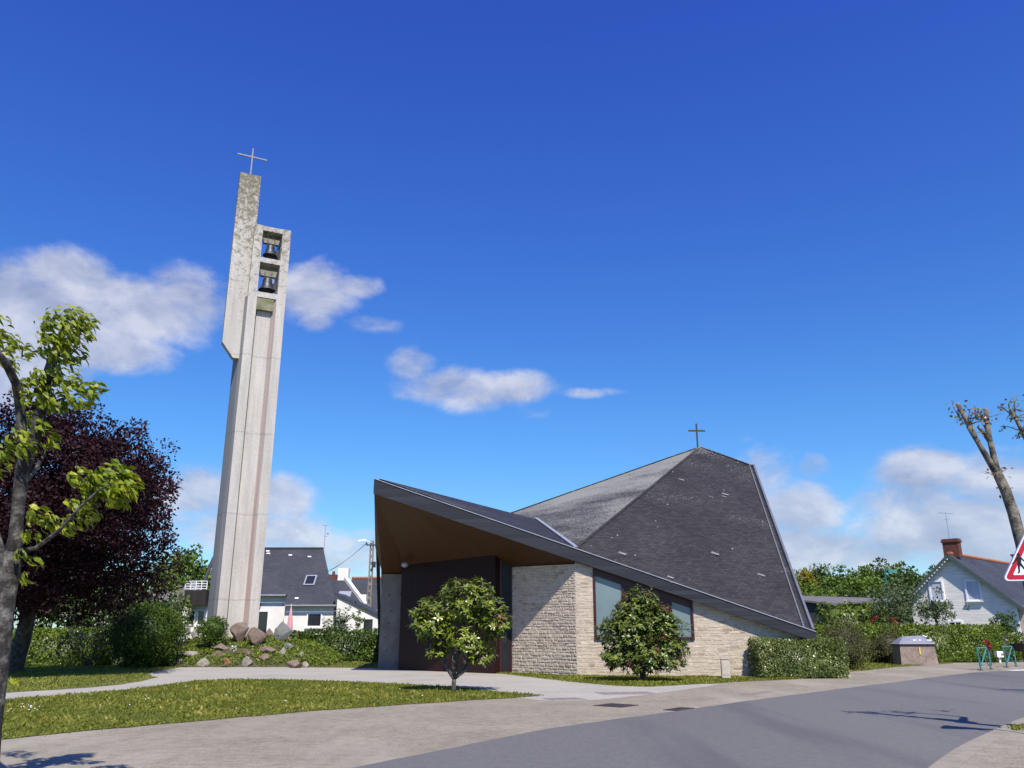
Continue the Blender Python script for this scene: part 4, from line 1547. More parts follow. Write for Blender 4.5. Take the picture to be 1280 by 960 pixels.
# shrubs on the right-hand lawn
c = gr(1063, 838)
bush("olive_shrub", (c.x, c.y + 0.4, 0.98), (1.12, 0.95, 1.15), "largest brownish green cone-shaped shrub on the corner lawn", ["l_olive"], 0.10, 330, 22, 0.2, 4, core=0.7, wide=0.35)
c = gr(1113, 829.5)
bush("olive_shrub", (c.x, c.y, 0.85), (0.95, 0.8, 0.95), "dark olive shrub between the cone-shaped shrub and the pebble-dash container", ["l_olive"], 0.10, 200, 22, 0.2, 5, core=0.7, wide=0.35)
c = gr(1131, 830)
bush("brown_shrub", (c.x, c.y - 0.2, 0.42), (0.5, 0.4, 0.46), "low sparse brown shrub in front of the pebble-dash container", ["l_olive"], 0.09, 70, 16, 0.3, 6, core=0, wide=0.3)
c = gr(1267, 827)
bush("golden_bush", (c.x, c.y, 0.72), (0.95, 0.8, 0.78), "round yellow-green bush in front of the wooden fence", ["l_hedge_bright"], 0.11, 130, 22, 0.12, 7, core=0.75)
c = at(1272, 800, 49.5)
bush("dark_shrub", (c.x, 50.5, 1.75), (0.9, 0.7, 0.95), "dark loose shrub behind the wooden fence beside the white house", ["l_dark"], 0.14, 80, 16, 0.3, 8, core=0.4)
c = at(1090, 778, 50)
rr_t = thing("rose_bush", (c.x + 0.1, 49.5, 0), "rose bush with red blooms peeping over the long hedge", "rose bush")
cc = crown_clumps((c.x + 0.1, 49.5, 1.75), (1.15, 0.4, 0.6), 34, 0.4, 0.3, 9)
P, Dd, Nn, Tt = clump_leaves(cc, np.full(34, 0.16), 14)
leaf_obj("foliage", ["l_bush"], rr_t, P, Dd, Nn, 0.11, 0.07, Tt)
m = MB()
for k in range(5):
    m.tube([(c.x + 0.1 + random.uniform(-.2, .2), 49.5, 0), (c.x + 0.1 + random.uniform(-.9, .9), 49.5, 1.9)], 0.015, 5)
m.build("stem", "bark_dark", rr_t)
for dx, z in ((-0.35, 2.22), (0.75, 2.28), (0.95, 2.12), (-0.15, 2.38)):
    P, Dd, Nn, Tt = clump_leaves([(c.x + dx, 49.15, z)], [0.11], 30)
    leaf_obj("bloom", ["red"], rr_t, P, Dd, Nn, 0.08, 0.07, Tt)

# red flowering plant by the first barrier
c = gr(1239, 832)
rf = thing("red_flower_plant", (c.x, c.y, 0), "tall red-flowered plant behind the first teal barrier", "flowers")
m = MB()
for k in range(7):
    m.tube([(c.x + random.uniform(-.06, .06), c.y, 0), (c.x + random.uniform(-.12, .12), c.y + random.uniform(-.1, .1), 0.95)], 0.012, 5)
m.build("stem", "bark_dark", rf)
P, Dd, Nn, Tt = clump_leaves([(c.x - 0.05, c.y, 1.10), (c.x + 0.05, c.y, 0.96), (c.x + 0.04, c.y, 0.84)], [0.11, 0.09, 0.08], 36)
leaf_obj("blossom", ["red"], rf, P, Dd, Nn, 0.10, 0.09, Tt)
P, Dd, Nn, Tt = clump_leaves([(c.x, c.y, 0.45), (c.x + 0.1, c.y, 0.3)], [0.22, 0.2], 40)
leaf_obj("foliage", ["l_dark"], rf, P, Dd, Nn, 0.11, 0.06, Tt)

# ------------------------------------------------------------------ trees


def limb_path(a, b, bend=0.1, n=5):
    a, b = Vector(a), Vector(b)
    L = (b - a).length
    out = []
    off = Vector((random.uniform(-1, 1), random.uniform(-1, 1), random.uniform(-0.3, 0.6))) * L * bend
    for i in range(n):
        t = i / (n - 1)
        out.append(a.lerp(b, t) + off * math.sin(math.pi * t) + Vector((random.uniform(-1, 1), random.uniform(-1, 1), 0)) * L * 0.015 * (0 < i < n - 1))
    return out


def tree(name, base, label, catg, crown_c, crown_r, n_cl, per, leaf, mats, bark, trunk_r, nlimb=9, lump=0.3, seed=0, group=None, shell=0.6, cl_r=(0.12, 0.2), up=0.35, lean=(0, 0), wide=0.6, fork=None):
    base = Vector(base)
    t = thing(name, base, label, catg, group)
    cc_ = Vector(crown_c)
    m = MB()
    fk = Vector(fork) if fork else Vector((base.x + lean[0], base.y + lean[1], max(0.5, cc_.z - crown_r[2] * 0.75)))
    m.tube([base + Vector((0, 0, -0.1)), base.lerp(fk, 0.08), base.lerp(fk, 0.5) + Vector((0.04, 0, 0)) * trunk_r * 4, fk], [trunk_r * 1.5, trunk_r * 1.15, trunk_r, trunk_r * 0.85], 10, wob=0.15)
    top = Vector((cc_.x, cc_.y, cc_.z + crown_r[2] * 0.7))
    m.tube([fk - Vector((0, 0, 0.05))] + limb_path(fk, top, 0.06, 5)[1:], [trunk_r * 0.85, trunk_r * 0.6, trunk_r * 0.4, trunk_r * 0.25, trunk_r * 0.1], 8)
    for k in range(nlimb):
        d = unit(1)[0]
        e = cc_ + Vector((d[0] * crown_r[0], d[1] * crown_r[1], d[2] * crown_r[2] * 0.8)) * random.uniform(0.55, 0.85)
        s = fk.lerp(top, random.uniform(0.0, 0.5))
        m.tube(limb_path(s, e, 0.12, 5), [trunk_r * 0.45, trunk_r * 0.33, trunk_r * 0.24, trunk_r * 0.15, trunk_r * 0.06], 6)
    m.build("trunk", bark, t, smooth=True)
    cc = crown_clumps(crown_c, crown_r, n_cl, shell, lump, seed)
    cr = rng.uniform(cl_r[0], cl_r[1], n_cl) * (crown_r[0] + crown_r[2]) / 2
    P, Dd, Nn, Tt = clump_leaves(cc, cr, per, up)
    P[:, 2] = np.maximum(P[:, 2], 0.1)
    leaf_obj("crown", mats, t, P, Dd, Nn, rng.uniform(0.7, 1.3, len(P)) * leaf, rng.uniform(0.7, 1.3, len(P)) * leaf * wide, Tt)
    return t


# copper beech
tb = gr(28, 839)
cc = at(88, 655, 36.5)
tree("copper_beech", (tb.x, 36.6, 0), "big dark purple-leaved tree at the left, behind the young green tree", "tree", (cc.x * 32.6 / 36.5 - 0.55, 32.6, 5.95), (4.25, 5.0, 4.05), 1050, 90, 0.15, ["l_beech"], "bark_dark", 0.33, 16, 0.22, 3, shell=0.65, cl_r=(0.10, 0.17), fork=(tb.x + 1.1, 35.2, 2.6))

# wispy pale shrub below it, bare twigs with a few leaves and white blossom
c = gr(120, 836)


def wispy(name, base, h, w, lab, mats, n_st, per, leaf, seed, group=None, bark="bark_mag", miw=None, thick=0.02):
    base = Vector(base)
    t = thing(name, base, lab, "shrub", group)
    m = MB()
    tips = []
    rs = random.Random(seed)
    for k in range(n_st):
        e = base + Vector((rs.uniform(-w, w), rs.uniform(-w, w) * 0.7, h * rs.uniform(0.55, 1.0)))
        pth = limb_path(base + Vector((rs.uniform(-.1, .1), rs.uniform(-.1, .1), 0)), e, 0.15, 6)
        m.tube(pth, [thick, thick * 0.8, thick * 0.65, thick * 0.5, thick * 0.35, thick * 0.2], 5)
        tips += pth[2:]
        for _ in range(3):
            s = pth[rs.randint(2, 4)]
            e2 = s + Vector((rs.uniform(-1, 1), rs.uniform(-1, 1), rs.uniform(0, 1))) * w * 0.4
            m.tube([s, (s + e2) / 2 + Vector((0, 0, 0.05)), e2], [thick * 0.4, thick * 0.3, thick * 0.15], 4)
            tips += [e2, (s + e2) / 2]
    m.build("stem", bark, t)
    tips = np.array([tuple(p) for p in tips])
    P, Dd, Nn, Tt = clump_leaves(tips, np.full(len(tips), w * 0.14), per)
    mi = (rng.random(len(P)) < miw).astype(np.int32) if miw else None
    leaf_obj("foliage", mats, t, P, Dd, Nn, rng.uniform(0.7, 1.3, len(P)) * leaf, leaf * 0.55, Tt, mi=mi)
    return t


wispy("blossom_shrub", (at(108, 835, 41.2)[0], 41.3, 0), 3.6, 1.5, "straggly shrub with bare grey twigs and pale blossom below the purple tree", ["l_bush", "petal_white"], 16, 9, 0.12, 4, miw=0.13)
wispy("birch_shrub", (at(215, 835, 43)[0], 43.5, 0.0), 5.4, 1.1, "thin young shrub with pale green leaves between purple tree and tower", ["l_ivy"], 9, 9, 0.14, 9, bark="bark_dark")
wispy("willow_shrub", (at(420, 830, 50)[0], 50.0, 0), 3.0, 0.95, "feathery grey-green shrub against the cream house wall, with narrow upright shoots", ["l_apple"], 16, 16, 0.13, 12)
wispy("willow_shrub", (at(441, 830, 50)[0], 50.2, 0), 3.2, 0.45, "thin leafy sapling beside the feathery grey-green shrub", ["l_bush"], 5, 9, 0.14, 15)

# magnolias


def magnolia(base, lab, cl, mats, n_r, leaf, lobes, seed, trunk=0.085, forkz=0.7, rust=0.05):
    rs = random.Random(seed)
    base = Vector(base)
    t = thing("magnolia", base, lab, "tree")
    m = MB()
    fk = base + Vector((0, 0, forkz * 0.55))
    m.tube([base - Vector((0, 0, 0.05)), base + Vector((0, 0, 0.12)), fk], [trunk * 1.35, trunk, trunk * 0.9], 9, wob=0.15)
    ros, dirs = [], []
    c0 = Vector(cl)
    ends = []
    for (lx, ly, lz, rx, ry, rz, wgt) in lobes:
        k = int(n_r * wgt)
        c = base + Vector((lx, ly, lz))
        stem_n = 3
        st_e = [c + Vector((rs.uniform(-rx, rx) * 0.4, rs.uniform(-ry, ry) * 0.4, rs.uniform(-rz, rz) * 0.4)) for _ in range(stem_n)]
        for e in st_e:
            pth = limb_path(fk, e, 0.08, 6)
            m.tube(pth, [trunk * 0.6, trunk * 0.48, trunk * 0.36, trunk * 0.27, trunk * 0.2, trunk * 0.12], 6)
            ends += pth[2:]
        for _ in range(k):
            d = Vector(unit(1)[0])
            s = rs.uniform(0.55, 1.0) if rs.random() < 0.8 else rs.uniform(0.2, 0.6)
            q = c + Vector((d.x * rx, d.y * ry, d.z * rz)) * s
            if q.z < 0.22:
                q.z = 0.22 + rs.random() * 0.1
            ros.append(q)
            o = (q - (c + Vector((0, 0, -rz * 0.5)))).normalized()
            dirs.append((o + Vector((0, 0, 0.55)) + Vector(unit(1)[0]) * 0.4).normalized())
    E = [Vector(e) for e in ends]
    for q, d in zip(ros, dirs):
        if rs.random() < 0.55:
            e = min(E, key=lambda w: (w - q).length_squared)
            m.tube([e, (e + q) / 2 + Vector((0, 0, -0.03)), q], [0.012, 0.009, 0.006], 4, cap=False)
    m.build("trunk", "bark_mag", t, smooth=True)
    P, Dd, Nn, L, Tt, MI = [], [], [], [], [], []
    for q, d in zip(ros, dirs):
        a0 = rs.random() * 6
        u = d.orthogonal().normalized()
        w = d.cross(u)
        base_t = rs.gauss(0.45, 0.16)
        isr = rs.random() < rust
        nl = rs.randint(7, 11)
        for k in range(nl):
            a = a0 + k * 2.4
            out = u * math.cos(a) + w * math.sin(a)
            lift = rs.uniform(-0.15, 0.9)
            dd = (out + d * lift).normalized()
            P.append(q + d * rs.uniform(-0.10, 0.03))
            Dd.append(dd)
            Nn.append((d - dd * d.dot(dd)) + Vector(unit(1)[0]) * 0.25)
            L.append(leaf * rs.uniform(0.65, 1.2))
            Tt.append(min(1, max(0, base_t + rs.gauss(0.0, 0.16))))
            MI.append(1 if isr and rs.random() < 0.8 else 0)
    L = np.array(L)
    leaf_obj("crown", mats, t, np.array([tuple(p) for p in P]), np.array([tuple(p) for p in Dd]), np.array([tuple(p) for p in Nn]), L, L * 0.38, np.array(Tt), mi=np.array(MI, np.int32), fold=0.16, droop=0.14, seg=2)
    return t


b1 = gr(567, 865)
magnolia((b1.x, b1.y, 0), "airy magnolia tree with open lower trunk standing on the front lawn's tip", (0, 0, 2), ["l_mag", "l_rust"], 620, 0.165,
         [(-0.65, 0.0, 1.95, 0.72, 0.8, 0.65, 0.26), (0.35, 0.1, 2.52, 0.90, 0.85, 0.68, 0.34), (1.0, 0.0, 1.95, 0.68, 0.75, 0.62, 0.24), (0.30, 0.0, 1.45, 0.95, 0.75, 0.42, 0.14), (0.75, 0.1, 1.05, 0.55, 0.5, 0.34, 0.09), (-0.45, 0.0, 1.15, 0.4, 0.5, 0.25, 0.04)], 3, 0.068, 0.6, 0.025)
b2 = gr(803, 852.5)
magnolia((b2.x, b2.y, 0), "dense cone-shaped magnolia bush close to the church window", (0, 0, 1.5), ["l_mag_dark", "l_rust"], 900, 0.16,
         [(0.0, 0.0, 2.42, 0.78, 0.75, 0.80, 0.24), (-0.55, 0.0, 1.60, 1.05, 0.95, 0.80, 0.32), (0.75, 0.0, 1.45, 1.08, 0.95, 0.90, 0.36), (-0.95, -0.1, 0.75, 0.55, 0.7, 0.35, 0.08), (-0.35, -0.1, 2.05, 0.75, 0.8, 0.6, 0.16), (0.48, -0.1, 2.0, 0.8, 0.8, 0.65, 0.18), (0.25, -0.1, 0.75, 1.55, 0.95, 0.50, 0.30)], 5, 0.09, 0.5, 0.03)

# young pollarded lime, left foreground
LY = 8.7


def lt(px, py, dy=0.0):
    return at(px, py, LY + dy)


LC = [(78, 408, 34, 260), (96, 400, 22, 90), (66, 432, 22, 110), (88, 440, 20, 70), (56, 472, 20, 90), (82, 470, 22, 95), (98, 492, 20, 90), (116, 486, 12, 35), (42, 490, 18, 70), (64, 500, 18, 80), (4, 428, 22, 90), (-8, 408, 22, 60), (14, 455, 14, 30), (30, 440, 12, 18), (28, 480, 14, 40), (30, 525, 14, 40), (48, 530, 12, 34), (22, 545, 14, 40), (58, 548, 14, 44), (30, 560, 12, 30), (6, 560, 13, 30), (138, 600, 30, 210), (155, 606, 18, 90), (118, 604, 22, 100), (98, 596, 16, 50), (148, 622, 16, 60), (108, 640, 16, 45), (84, 655, 14, 36), (60, 650, 13, 32), (40, 640, 13, 30), (92, 630, 13, 30), (35, 668, 10, 18), (28, 720, 8, 12), (40, 700, 8, 10), (-10, 580, 20, 50), (14, 848, 3, 4), (30, 690, 9, 12)]
lx = thing("pollard_lime", (lt(-8, 925).x, LY, 0), "young pollarded lime with wind-blown yellow-green leaves at the left edge, nearest tree", "tree")
m = MB()
base = Vector((lt(-8, 925).x, LY, 0))
m.tube([base - Vector((0, 0, 0.05)), base + Vector((0, 0, 0.15)), lt(-10, 907), lt(-1, 830), lt(6, 752), lt(9, 716), lt(17, 690)], [0.14, 0.105, 0.082, 0.084, 0.094, 0.102, 0.082], 16, wob=0.25)
m.tube([lt(13, 702), lt(20, 672), lt(21, 650), lt(25, 610), lt(28, 575), lt(29, 548)], [0.088, 0.072, 0.070, 0.066, 0.062, 0.052], 12, wob=0.25)
m.tube([lt(26, 600), lt(35, 575), lt(44, 545), lt(52, 505), lt(58, 475), lt(66, 450), lt(74, 428), lt(80, 405)], [0.05, 0.06, 0.062, 0.06, 0.058, 0.052, 0.046, 0.02], 10, wob=0.25)
m.tube([lt(28, 580), lt(27, 545), lt(26, 510), lt(20, 480, -0.2), lt(8, 455, -0.4), lt(-6, 438, -0.6)], [0.05, 0.055, 0.05, 0.045, 0.042, 0.035], 10, wob=0.25)
m.tube([lt(19, 690), lt(45, 685, -0.1), lt(75, 662, -0.2), lt(100, 634, -0.25), lt(122, 614, -0.3), lt(140, 604, -0.3)], [0.032, 0.023, 0.018, 0.014, 0.010, 0.005], 8, wob=0.2)
m.tube([lt(26, 610), lt(48, 580, 0.1), lt(60, 560, 0.2)], [0.035, 0.026, 0.012], 7)
m.tube([lt(52, 510), lt(75, 500), lt(98, 492, -0.1), lt(118, 505, -0.1), lt(130, 507, -0.1)], [0.026, 0.018, 0.012, 0.006, 0.003], 6)
m.tube([lt(6, 720), lt(-6, 680, 0.3), lt(-16, 640, 0.5), lt(-30, 590, 0.8)], [0.09, 0.075, 0.065, 0.05], 9)
for _ in range(46):
    px, py, r, kk = random.choice(LC)
    e = lt(px + random.uniform(-r, r) * 0.8, py + random.uniform(-r, r) * 0.8, random.uniform(-0.2, 0.1))
    s0 = lt(px - r * 0.2, py + r * 0.5)
    m.tube([s0, (s0 + e) / 2 + Vector((0, 0, 0.03)), e], [0.009, 0.007, 0.004], 4)
m.build("trunk", "bark_grey", lx, smooth=True)
P, Dd, Nn, Tt = [], [], [], []
for px, py, r, k in LC:
    c = lt(px, py, random.uniform(-0.25, 0.15))
    rr_ = r * 8.4 / FOC
    a, b, cN, d = clump_leaves([tuple(c)], [rr_], int(k * (0.95 if k > 150 else 0.8)), up=0.3, wind=(1.0, 0.05, -0.6), flat=0.9)
    P.append(a); Dd.append(b); Nn.append(cN); Tt.append(d)
P = cat(P)
k = len(P)
Tt = [np.clip(cat(Tt) + rng.normal(0, 0.14, k), 0, 1)]
leaf_obj("crown", ["l_lime"], lx, P, cat(Dd), cat(Nn), rng.uniform(0.06, 0.125, k), rng.uniform(0.03, 0.058, k), cat(Tt), fold=0.2, droop=0.28, seg=2)

# pollarded tree, right
RY = 14.5


def rt(px, py, dy=0.0):
    return at(px, py, RY + dy)


rb = Vector((9.25, RY, 0.05))
rx_ = thing("pollard_tree", rb, "bare pollarded tree with forked sawn limbs behind the warning sign", "tree")
m = MB()
m.tube([rb - Vector((0, 0, 0.1)), rb + Vector((-0.05, 0, 0.3)), rb.lerp(rt(1288, 735), 0.5), rt(1288, 735), rt(1277, 680), rt(1266, 640), rt(1257, 613), rt(1246, 590)], [0.22, 0.155, 0.13, 0.108, 0.098, 0.092, 0.088, 0.076], 12, wob=0.2)
m.tube([rt(1250, 598), rt(1236, 575), rt(1222, 552), rt(1212, 532)], [0.064, 0.050, 0.046, 0.060], 10, wob=0.3)
m.tube([rt(1214, 536), rt(1206, 522), rt(1197, 505)], [0.048, 0.040, 0.036], 10, wob=0.15)
m.tube([rt(1247, 592), rt(1242, 570), rt(1236, 545), rt(1232, 512)], [0.060, 0.050, 0.044, 0.040], 10, wob=0.15)
m.tube([rt(1238, 552), rt(1230, 541), rt(1222, 533)], [0.05, 0.04, 0.02], 7)
m.tube([rt(1284, 715), rt(1315, 640, 0.2), rt(1300, 585, 0.2), rt(1280, 545, 0.1), rt(1264, 512)], [0.085, 0.06, 0.045, 0.034, 0.026], 9, wob=0.15)
m.tube([rt(1284, 720), rt(1322, 650, -0.6), rt(1345, 560, -1.1), rt(1340, 500, -1.3)], [0.15, 0.12, 0.11, 0.10], 9, wob=0.15)
TW = []
for px, py, k, sp_ in ((1210, 530, 9, 26), (1204, 520, 5, 20), (1233, 535, 6, 22), (1266, 520, 12, 26), (1275, 545, 8, 22), (1247, 590, 5, 12), (1340, 505, 8, 30), (1256, 612, 4, 8), (1222, 520, 5, 14)):
    for _ in range(k):
        s = rt(px + random.uniform(-5, 5), py + random.uniform(-8, 8))
        e = rt(px + random.gauss(0, sp_ * 0.6), py - random.uniform(-8, sp_ * 1.1), random.uniform(-0.3, 0.3))
        mid = (s + e) / 2 + Vector((random.uniform(-.05, .05), 0, 0.03))
        m.tube([s, mid, e], [0.012, 0.009, 0.005], 4)
        TW += [mid, e, (mid + e) / 2]
m.build("trunk", "bark_pollard", rx_, smooth=True)
for (px, py, nx_, ny_, r) in ((1197, 505, 1206, 522, 0.035), (1232, 512, 1236, 545, 0.039)):
    e, s = rt(px, py), rt(nx_, ny_)
    d = (e - s).normalized()
    m = MB()
    m.tube([e - d * 0.004, e + d * 0.012], r, 10)
    m.build("sawn_end", "cut_wood", rx_)
tips = np.array([tuple(p) for p in TW])
P, Dd, Nn, Tt = clump_leaves(tips, np.full(len(tips), 0.09), 3, wind=(0.3, 0, -0.2))
keepm = rng.random(len(P)) < 0.42
P, Dd, Nn, Tt = P[keepm], Dd[keepm], Nn[keepm], Tt[keepm]
leaf_obj("crown", ["l_rust", "l_lime"], rx_, P, Dd, Nn, rng.uniform(0.05, 0.1, len(P)), rng.uniform(0.03, 0.055, len(P)), Tt, mi=(rng.random(len(P)) < 0.35).astype(np.int32))

copy_thing(rx_, (16.4, 21.5, 0.05), 0.0, 1.0, "farther bare pollarded tree along the right pavement whose shadow blot lies on the road")

# garden trees before the white house
c = at(1125, 765, 57)
tree("apple_tree", (c.x, 57, 0), "left of two small grey-green garden trees before the white house, the fuller one", "tree", (c.x, 57, 3.45), (1.9, 1.7, 1.65), 110, 26, 0.17, ["l_apple"], "bark_dark", 0.1, 9, 0.3, 5, shell=0.4)
c = at(1170, 772, 55)
tree("apple_tree", (c.x, 55, 0), "right of two small grey-green garden trees, in front of the house windows", "tree", (c.x, 55, 3.0), (1.5, 1.3, 1.05), 75, 20, 0.16, ["l_apple"], "bark_dark", 0.09, 9, 0.4, 6, shell=0.35)
m = MB()

# trees behind the left house
c = at(232, 705, 82)
tree("garden_tree", (c.x, 82, 0), "green tree rising between the purple tree and the tower", "tree", (c.x - 0.5, 82, 6.4), (3.2, 3, 3.1), 150, 26, 0.4, ["l_tree"], "bark_dark", 0.25, 8, 0.3, 7)
c = at(256, 712, 95)
tree("garden_tree", (c.x, 95, 0), "darker far tree close to the tower's left side", "tree", (c.x, 95, 6.0), (2.6, 2.4, 2.2), 90, 24, 0.4, ["l_tree_dark"], "bark_dark", 0.2, 6, 0.3, 8)
c = at(112, 770, 60)
tree("garden_tree", (c.x, 60, 0), "dark tree in the gap behind the hedge under the purple tree", "tree", (c.x, 60, 3.2), (5.6, 2.5, 3.3), 230, 30, 0.4, ["l_tree_dark"], "bark_dark", 0.25, 8, 0.3, 9)

# wooded hillside on the right
hz = MB()
hn = 30
hv = []
for j in range(9):
    for i in range(hn + 1):
        x = 10 + i * 6
        y = 84 + j * 10
        z = 6.0 * math.sin(min(1, j / 6) * math.pi / 2) * (0.75 + 0.25 * math.sin(i * 0.35)) - 0.02
        hv.append((x, y, z))
hz.add(hv, [(j * (hn + 1) + i, j * (hn + 1) + i + 1, (j + 1) * (hn + 1) + i + 1, (j + 1) * (hn + 1) + i) for j in range(8) for i in range(hn)])
tag(hz.build("hill", "ground", smooth=True), kind="structure")


def hill_z(x, y):
    i, j = (x - 10) / 6, (y - 84) / 10
    return 6.0 * math.sin(min(1, max(0, j) / 6) * math.pi / 2) * (0.75 + 0.25 * math.sin(i * 0.35))


WOOD = []
variants = []
for vi, mt in enumerate((["l_tree"], ["l_tree_dark"], ["l_tree_light"], ["l_gold"])):
    variants.append(mt)
protos = {}
spots = [
    # px of the crown centre, y of the crown top, distance, width px, variant, label
    (1000, 712, 118, 34, 0, None), (1022, 702, 122, 30, 1, "dark pointed tree on the wooded hill just right of the yellow one"),
    (1006, 706, 112, 24, 3, "yellow-flowering bush among the green trees on the hill"),
    (1048, 707, 116, 40, 0, None), (1072, 706, 118, 36, 0, None), (1095, 703, 124, 34, 1, None), (1118, 705, 120, 40, 0, None), (1140, 706, 122, 34, 1, None), (1160, 712, 125, 40, 1, None),
    (1035, 722, 104, 40, 0, None), (1010, 724, 100, 40, 2, None), (1065, 716, 106, 44, 2, None), (1092, 722, 104, 40, 0, None), (1115, 720, 106, 40, 1, None), (1138, 724, 104, 36, 1, None),
    (985, 716, 104, 36, 0, None), (1000, 735, 92, 30, 2, None), (1030, 736, 91, 34, 2, None), (1060, 735, 92, 36, 1, None), (1088, 736, 92, 34, 1, None), (1112, 738, 92, 30, 1, None), (1180, 716, 128, 44, 0, None), (1085, 708, 112, 26, 0, None), (1128, 708, 112, 28, 1, None),
]
GL_ = {0: "mid-green round tree on the wooded hillside right of the church", 1: "dark green tree on the wooded hillside right of the church", 2: "light green bushy tree on the lower wooded hillside right of the church"}
for i, (px, py, Y, wpx, v, lab) in enumerate(spots):
    tpp = at(px, py, Y)
    r = wpx / 2 * (Y * 0.99) / FOC * 1.15
    z0 = hill_z(tpp.x, Y) if Y >= 84 else 0
    hgt = max(2.5, tpp.z - z0)
    key = (v, i % 3)
    if key not in protos:
        o = tree("hill_tree", (0, 0, 0), "x", "tree", (0, 0, 4.6), (3.0, 3.0, 3.6), 90, 30, 0.55, variants[v], "bark_dark", 0.22, 6, 0.35, i, shell=0.5, cl_r=(0.16, 0.26))
        protos[key] = o
        t = o
        t.location = (tpp.x, Y, z0 - 0.1)
        t.rotation_euler = (0, 0, random.uniform(0, 6))
        t.scale = (r / 3.0, r / 3.0, hgt / 8.4)
    else:
        t = copy_thing(protos[key], (tpp.x, Y, z0 - 0.1), random.uniform(0, 6), (r / 3.0, r / 3.0, hgt / 8.4))
    t["label"] = lab or GL_[v]
    t["group"] = "trees on the wooded hillside" if lab is None else "single trees on the hillside"
    if lab is None:
        t["group"] = {0: "mid-green hillside trees", 1: "dark hillside trees", 2: "light green hillside trees"}[v]

# ------------------------------------------------------------------ cream house on the left
HY = 62.0


def hp(px, py, dy=0.0):
    return at(px, py, HY + dy)


hx0, hx1 = hp(228, 770).x, hp(421, 770).x
house = thing("cream_house", ((hx0 + hx1) / 2, HY, 0), "cream rendered house with dark slate roof and a lean-to, behind the tower", "house")
zr = hp(365, 685).z
ze_r = hp(390, 756).z
ze_l = hp(340, 743).z
xstep = hp(356, 760).x
xr = hp(420, 756).x
RYy = HY + 4.6
zr1 = at(365, 686, RYy).z
q = plane_hit(340, 743, Vector((xstep, HY - 0.35, ze_r)), Vector((xr, HY - 0.35, ze_r)), Vector((xr, RYy, zr1)))
ye_l, ze_l = q.y, q.z
m = MB()
xl = hp(258, 770).x


def wb(mb, x0, x1, y0, y1, z0, z1, mi=0):
    mb.hexa([(x0, y0, z0), (x1, y0, z0), (x1, y1, z0), (x0, y1, z0)], [(x0, y0, z1), (x1, y0, z1), (x1, y1, z1), (x0, y1, z1)], mi)


wb(m, xl, xstep, ye_l + 0.4, HY + 8.5, 0, ze_l + 0.1)
wb(m, xstep + 0.003, xr - 0.15, HY + 0.0, HY + 8.5, 0, ze_r)
# gable triangles under the roof
shx = hp(404, 688, 4.6).x - xr
for x in (xr - 0.25,):
    m.add([(x, HY + 0.1, ze_r), (x + shx * 1.8, HY + 8.4, ze_r), (x + shx, HY + 4.6, zr1 - 0.2), (x + 0.12, HY + 0.1, ze_r), (x + 0.12 + shx * 1.8, HY + 8.4, ze_r), (x + 0.12 + shx, HY + 4.6, zr1 - 0.2)], [(0, 1, 2), (5, 4, 3), (0, 3, 4, 1), (1, 4, 5, 2), (2, 5, 3, 0)])
m.build("wall", "white_wall", house)
m = MB()


def roof_slab(mb, e0, e1, r1, r0, t=0.12, mi=0):
    """one pitch: eave e0-e1, ridge r0-r1"""
    n = (Vector(e1) - Vector(e0)).cross(Vector(r0) - Vector(e0)).normalized()
    if n.z < 0:
        n = -n
    lo = [Vector(p) - n * t for p in (e0, e1, r1, r0)]
    mb.hexa(lo, [Vector(p) for p in (e0, e1, r1, r0)], mi)


rxl, rxr = hp(285, 684, 4.6).x, hp(404, 688, 4.6).x
roof_slab(m, (xstep, HY - 0.35, ze_r), (xr + 0.05, HY - 0.35, ze_r), (rxr, RYy, zr1), (xstep, RYy, zr1))
tt_ = (ze_l - ze_r) / (zr1 - ze_r)
roof_slab(m, (xl - 0.2, ye_l, ze_l), (xstep - 0.003, ye_l, ze_l), (xstep - 0.003, RYy, zr1), (rxl, RYy, zr1))
roof_slab(m, (xr + 0.05 + shx * 1.9, HY + 9, ze_r), (xl - 0.2, HY + 9, ze_r), (rxl, RYy + 0.003, zr1), (rxr, RYy + 0.003, zr1))
hroof = m.build("roof", "slate_clean", house)
m = MB()
m.box(((xstep + xr) / 2 + 0.1, HY - 0.42, ze_r - 0.05), (xr - xstep, 0.12, 0.10))
m.box(((xl + xstep) / 2 - 0.1, ye_l - 0.07, ze_l - 0.05), (xstep - xl, 0.12, 0.10))
m.build("gutter", "zinc", hroof)
m = MB()
m.tube([(rxl, RYy, zr1 + 0.03), (rxr, RYy, zr1 + 0.03)], 0.09, 8)
m.build("ridge", "barn", hroof)


def on_roof(px, py):
    return plane_hit(px, py, Vector((xstep, HY - 0.35, ze_r)), Vector((xr, HY - 0.35, ze_r)), Vector((rxr, RYy, zr1)))


sn = Vector((0, -(zr1 - ze_r), 4.95)).normalized()
upv = Vector((0, 4.95, zr1 - ze_r)).normalized()
q = on_roof(388, 726)
m = MB()
m.box(q + sn * 0.05, (0.82, 1.15, 0.08), (1, 0, 0), 0, sn)
sk = m.build("skylight", "zinc", hroof)
m = MB()
m.box(q + sn * 0.09, (0.62, 0.92, 0.025), (1, 0, 0), 0, sn)
m.build("pane", "glass_dark", sk)
for px, py in ((335, 690), (335.5, 693), (363, 695), (387, 697), (371, 749)):
    q = on_roof(px, py)
    m = MB()
    m.box(q + sn * 0.06, (0.26, 0.12, 0.10), (1, 0, 0), 0, sn)
    m.build("roof_vent", "white_paint", hroof)


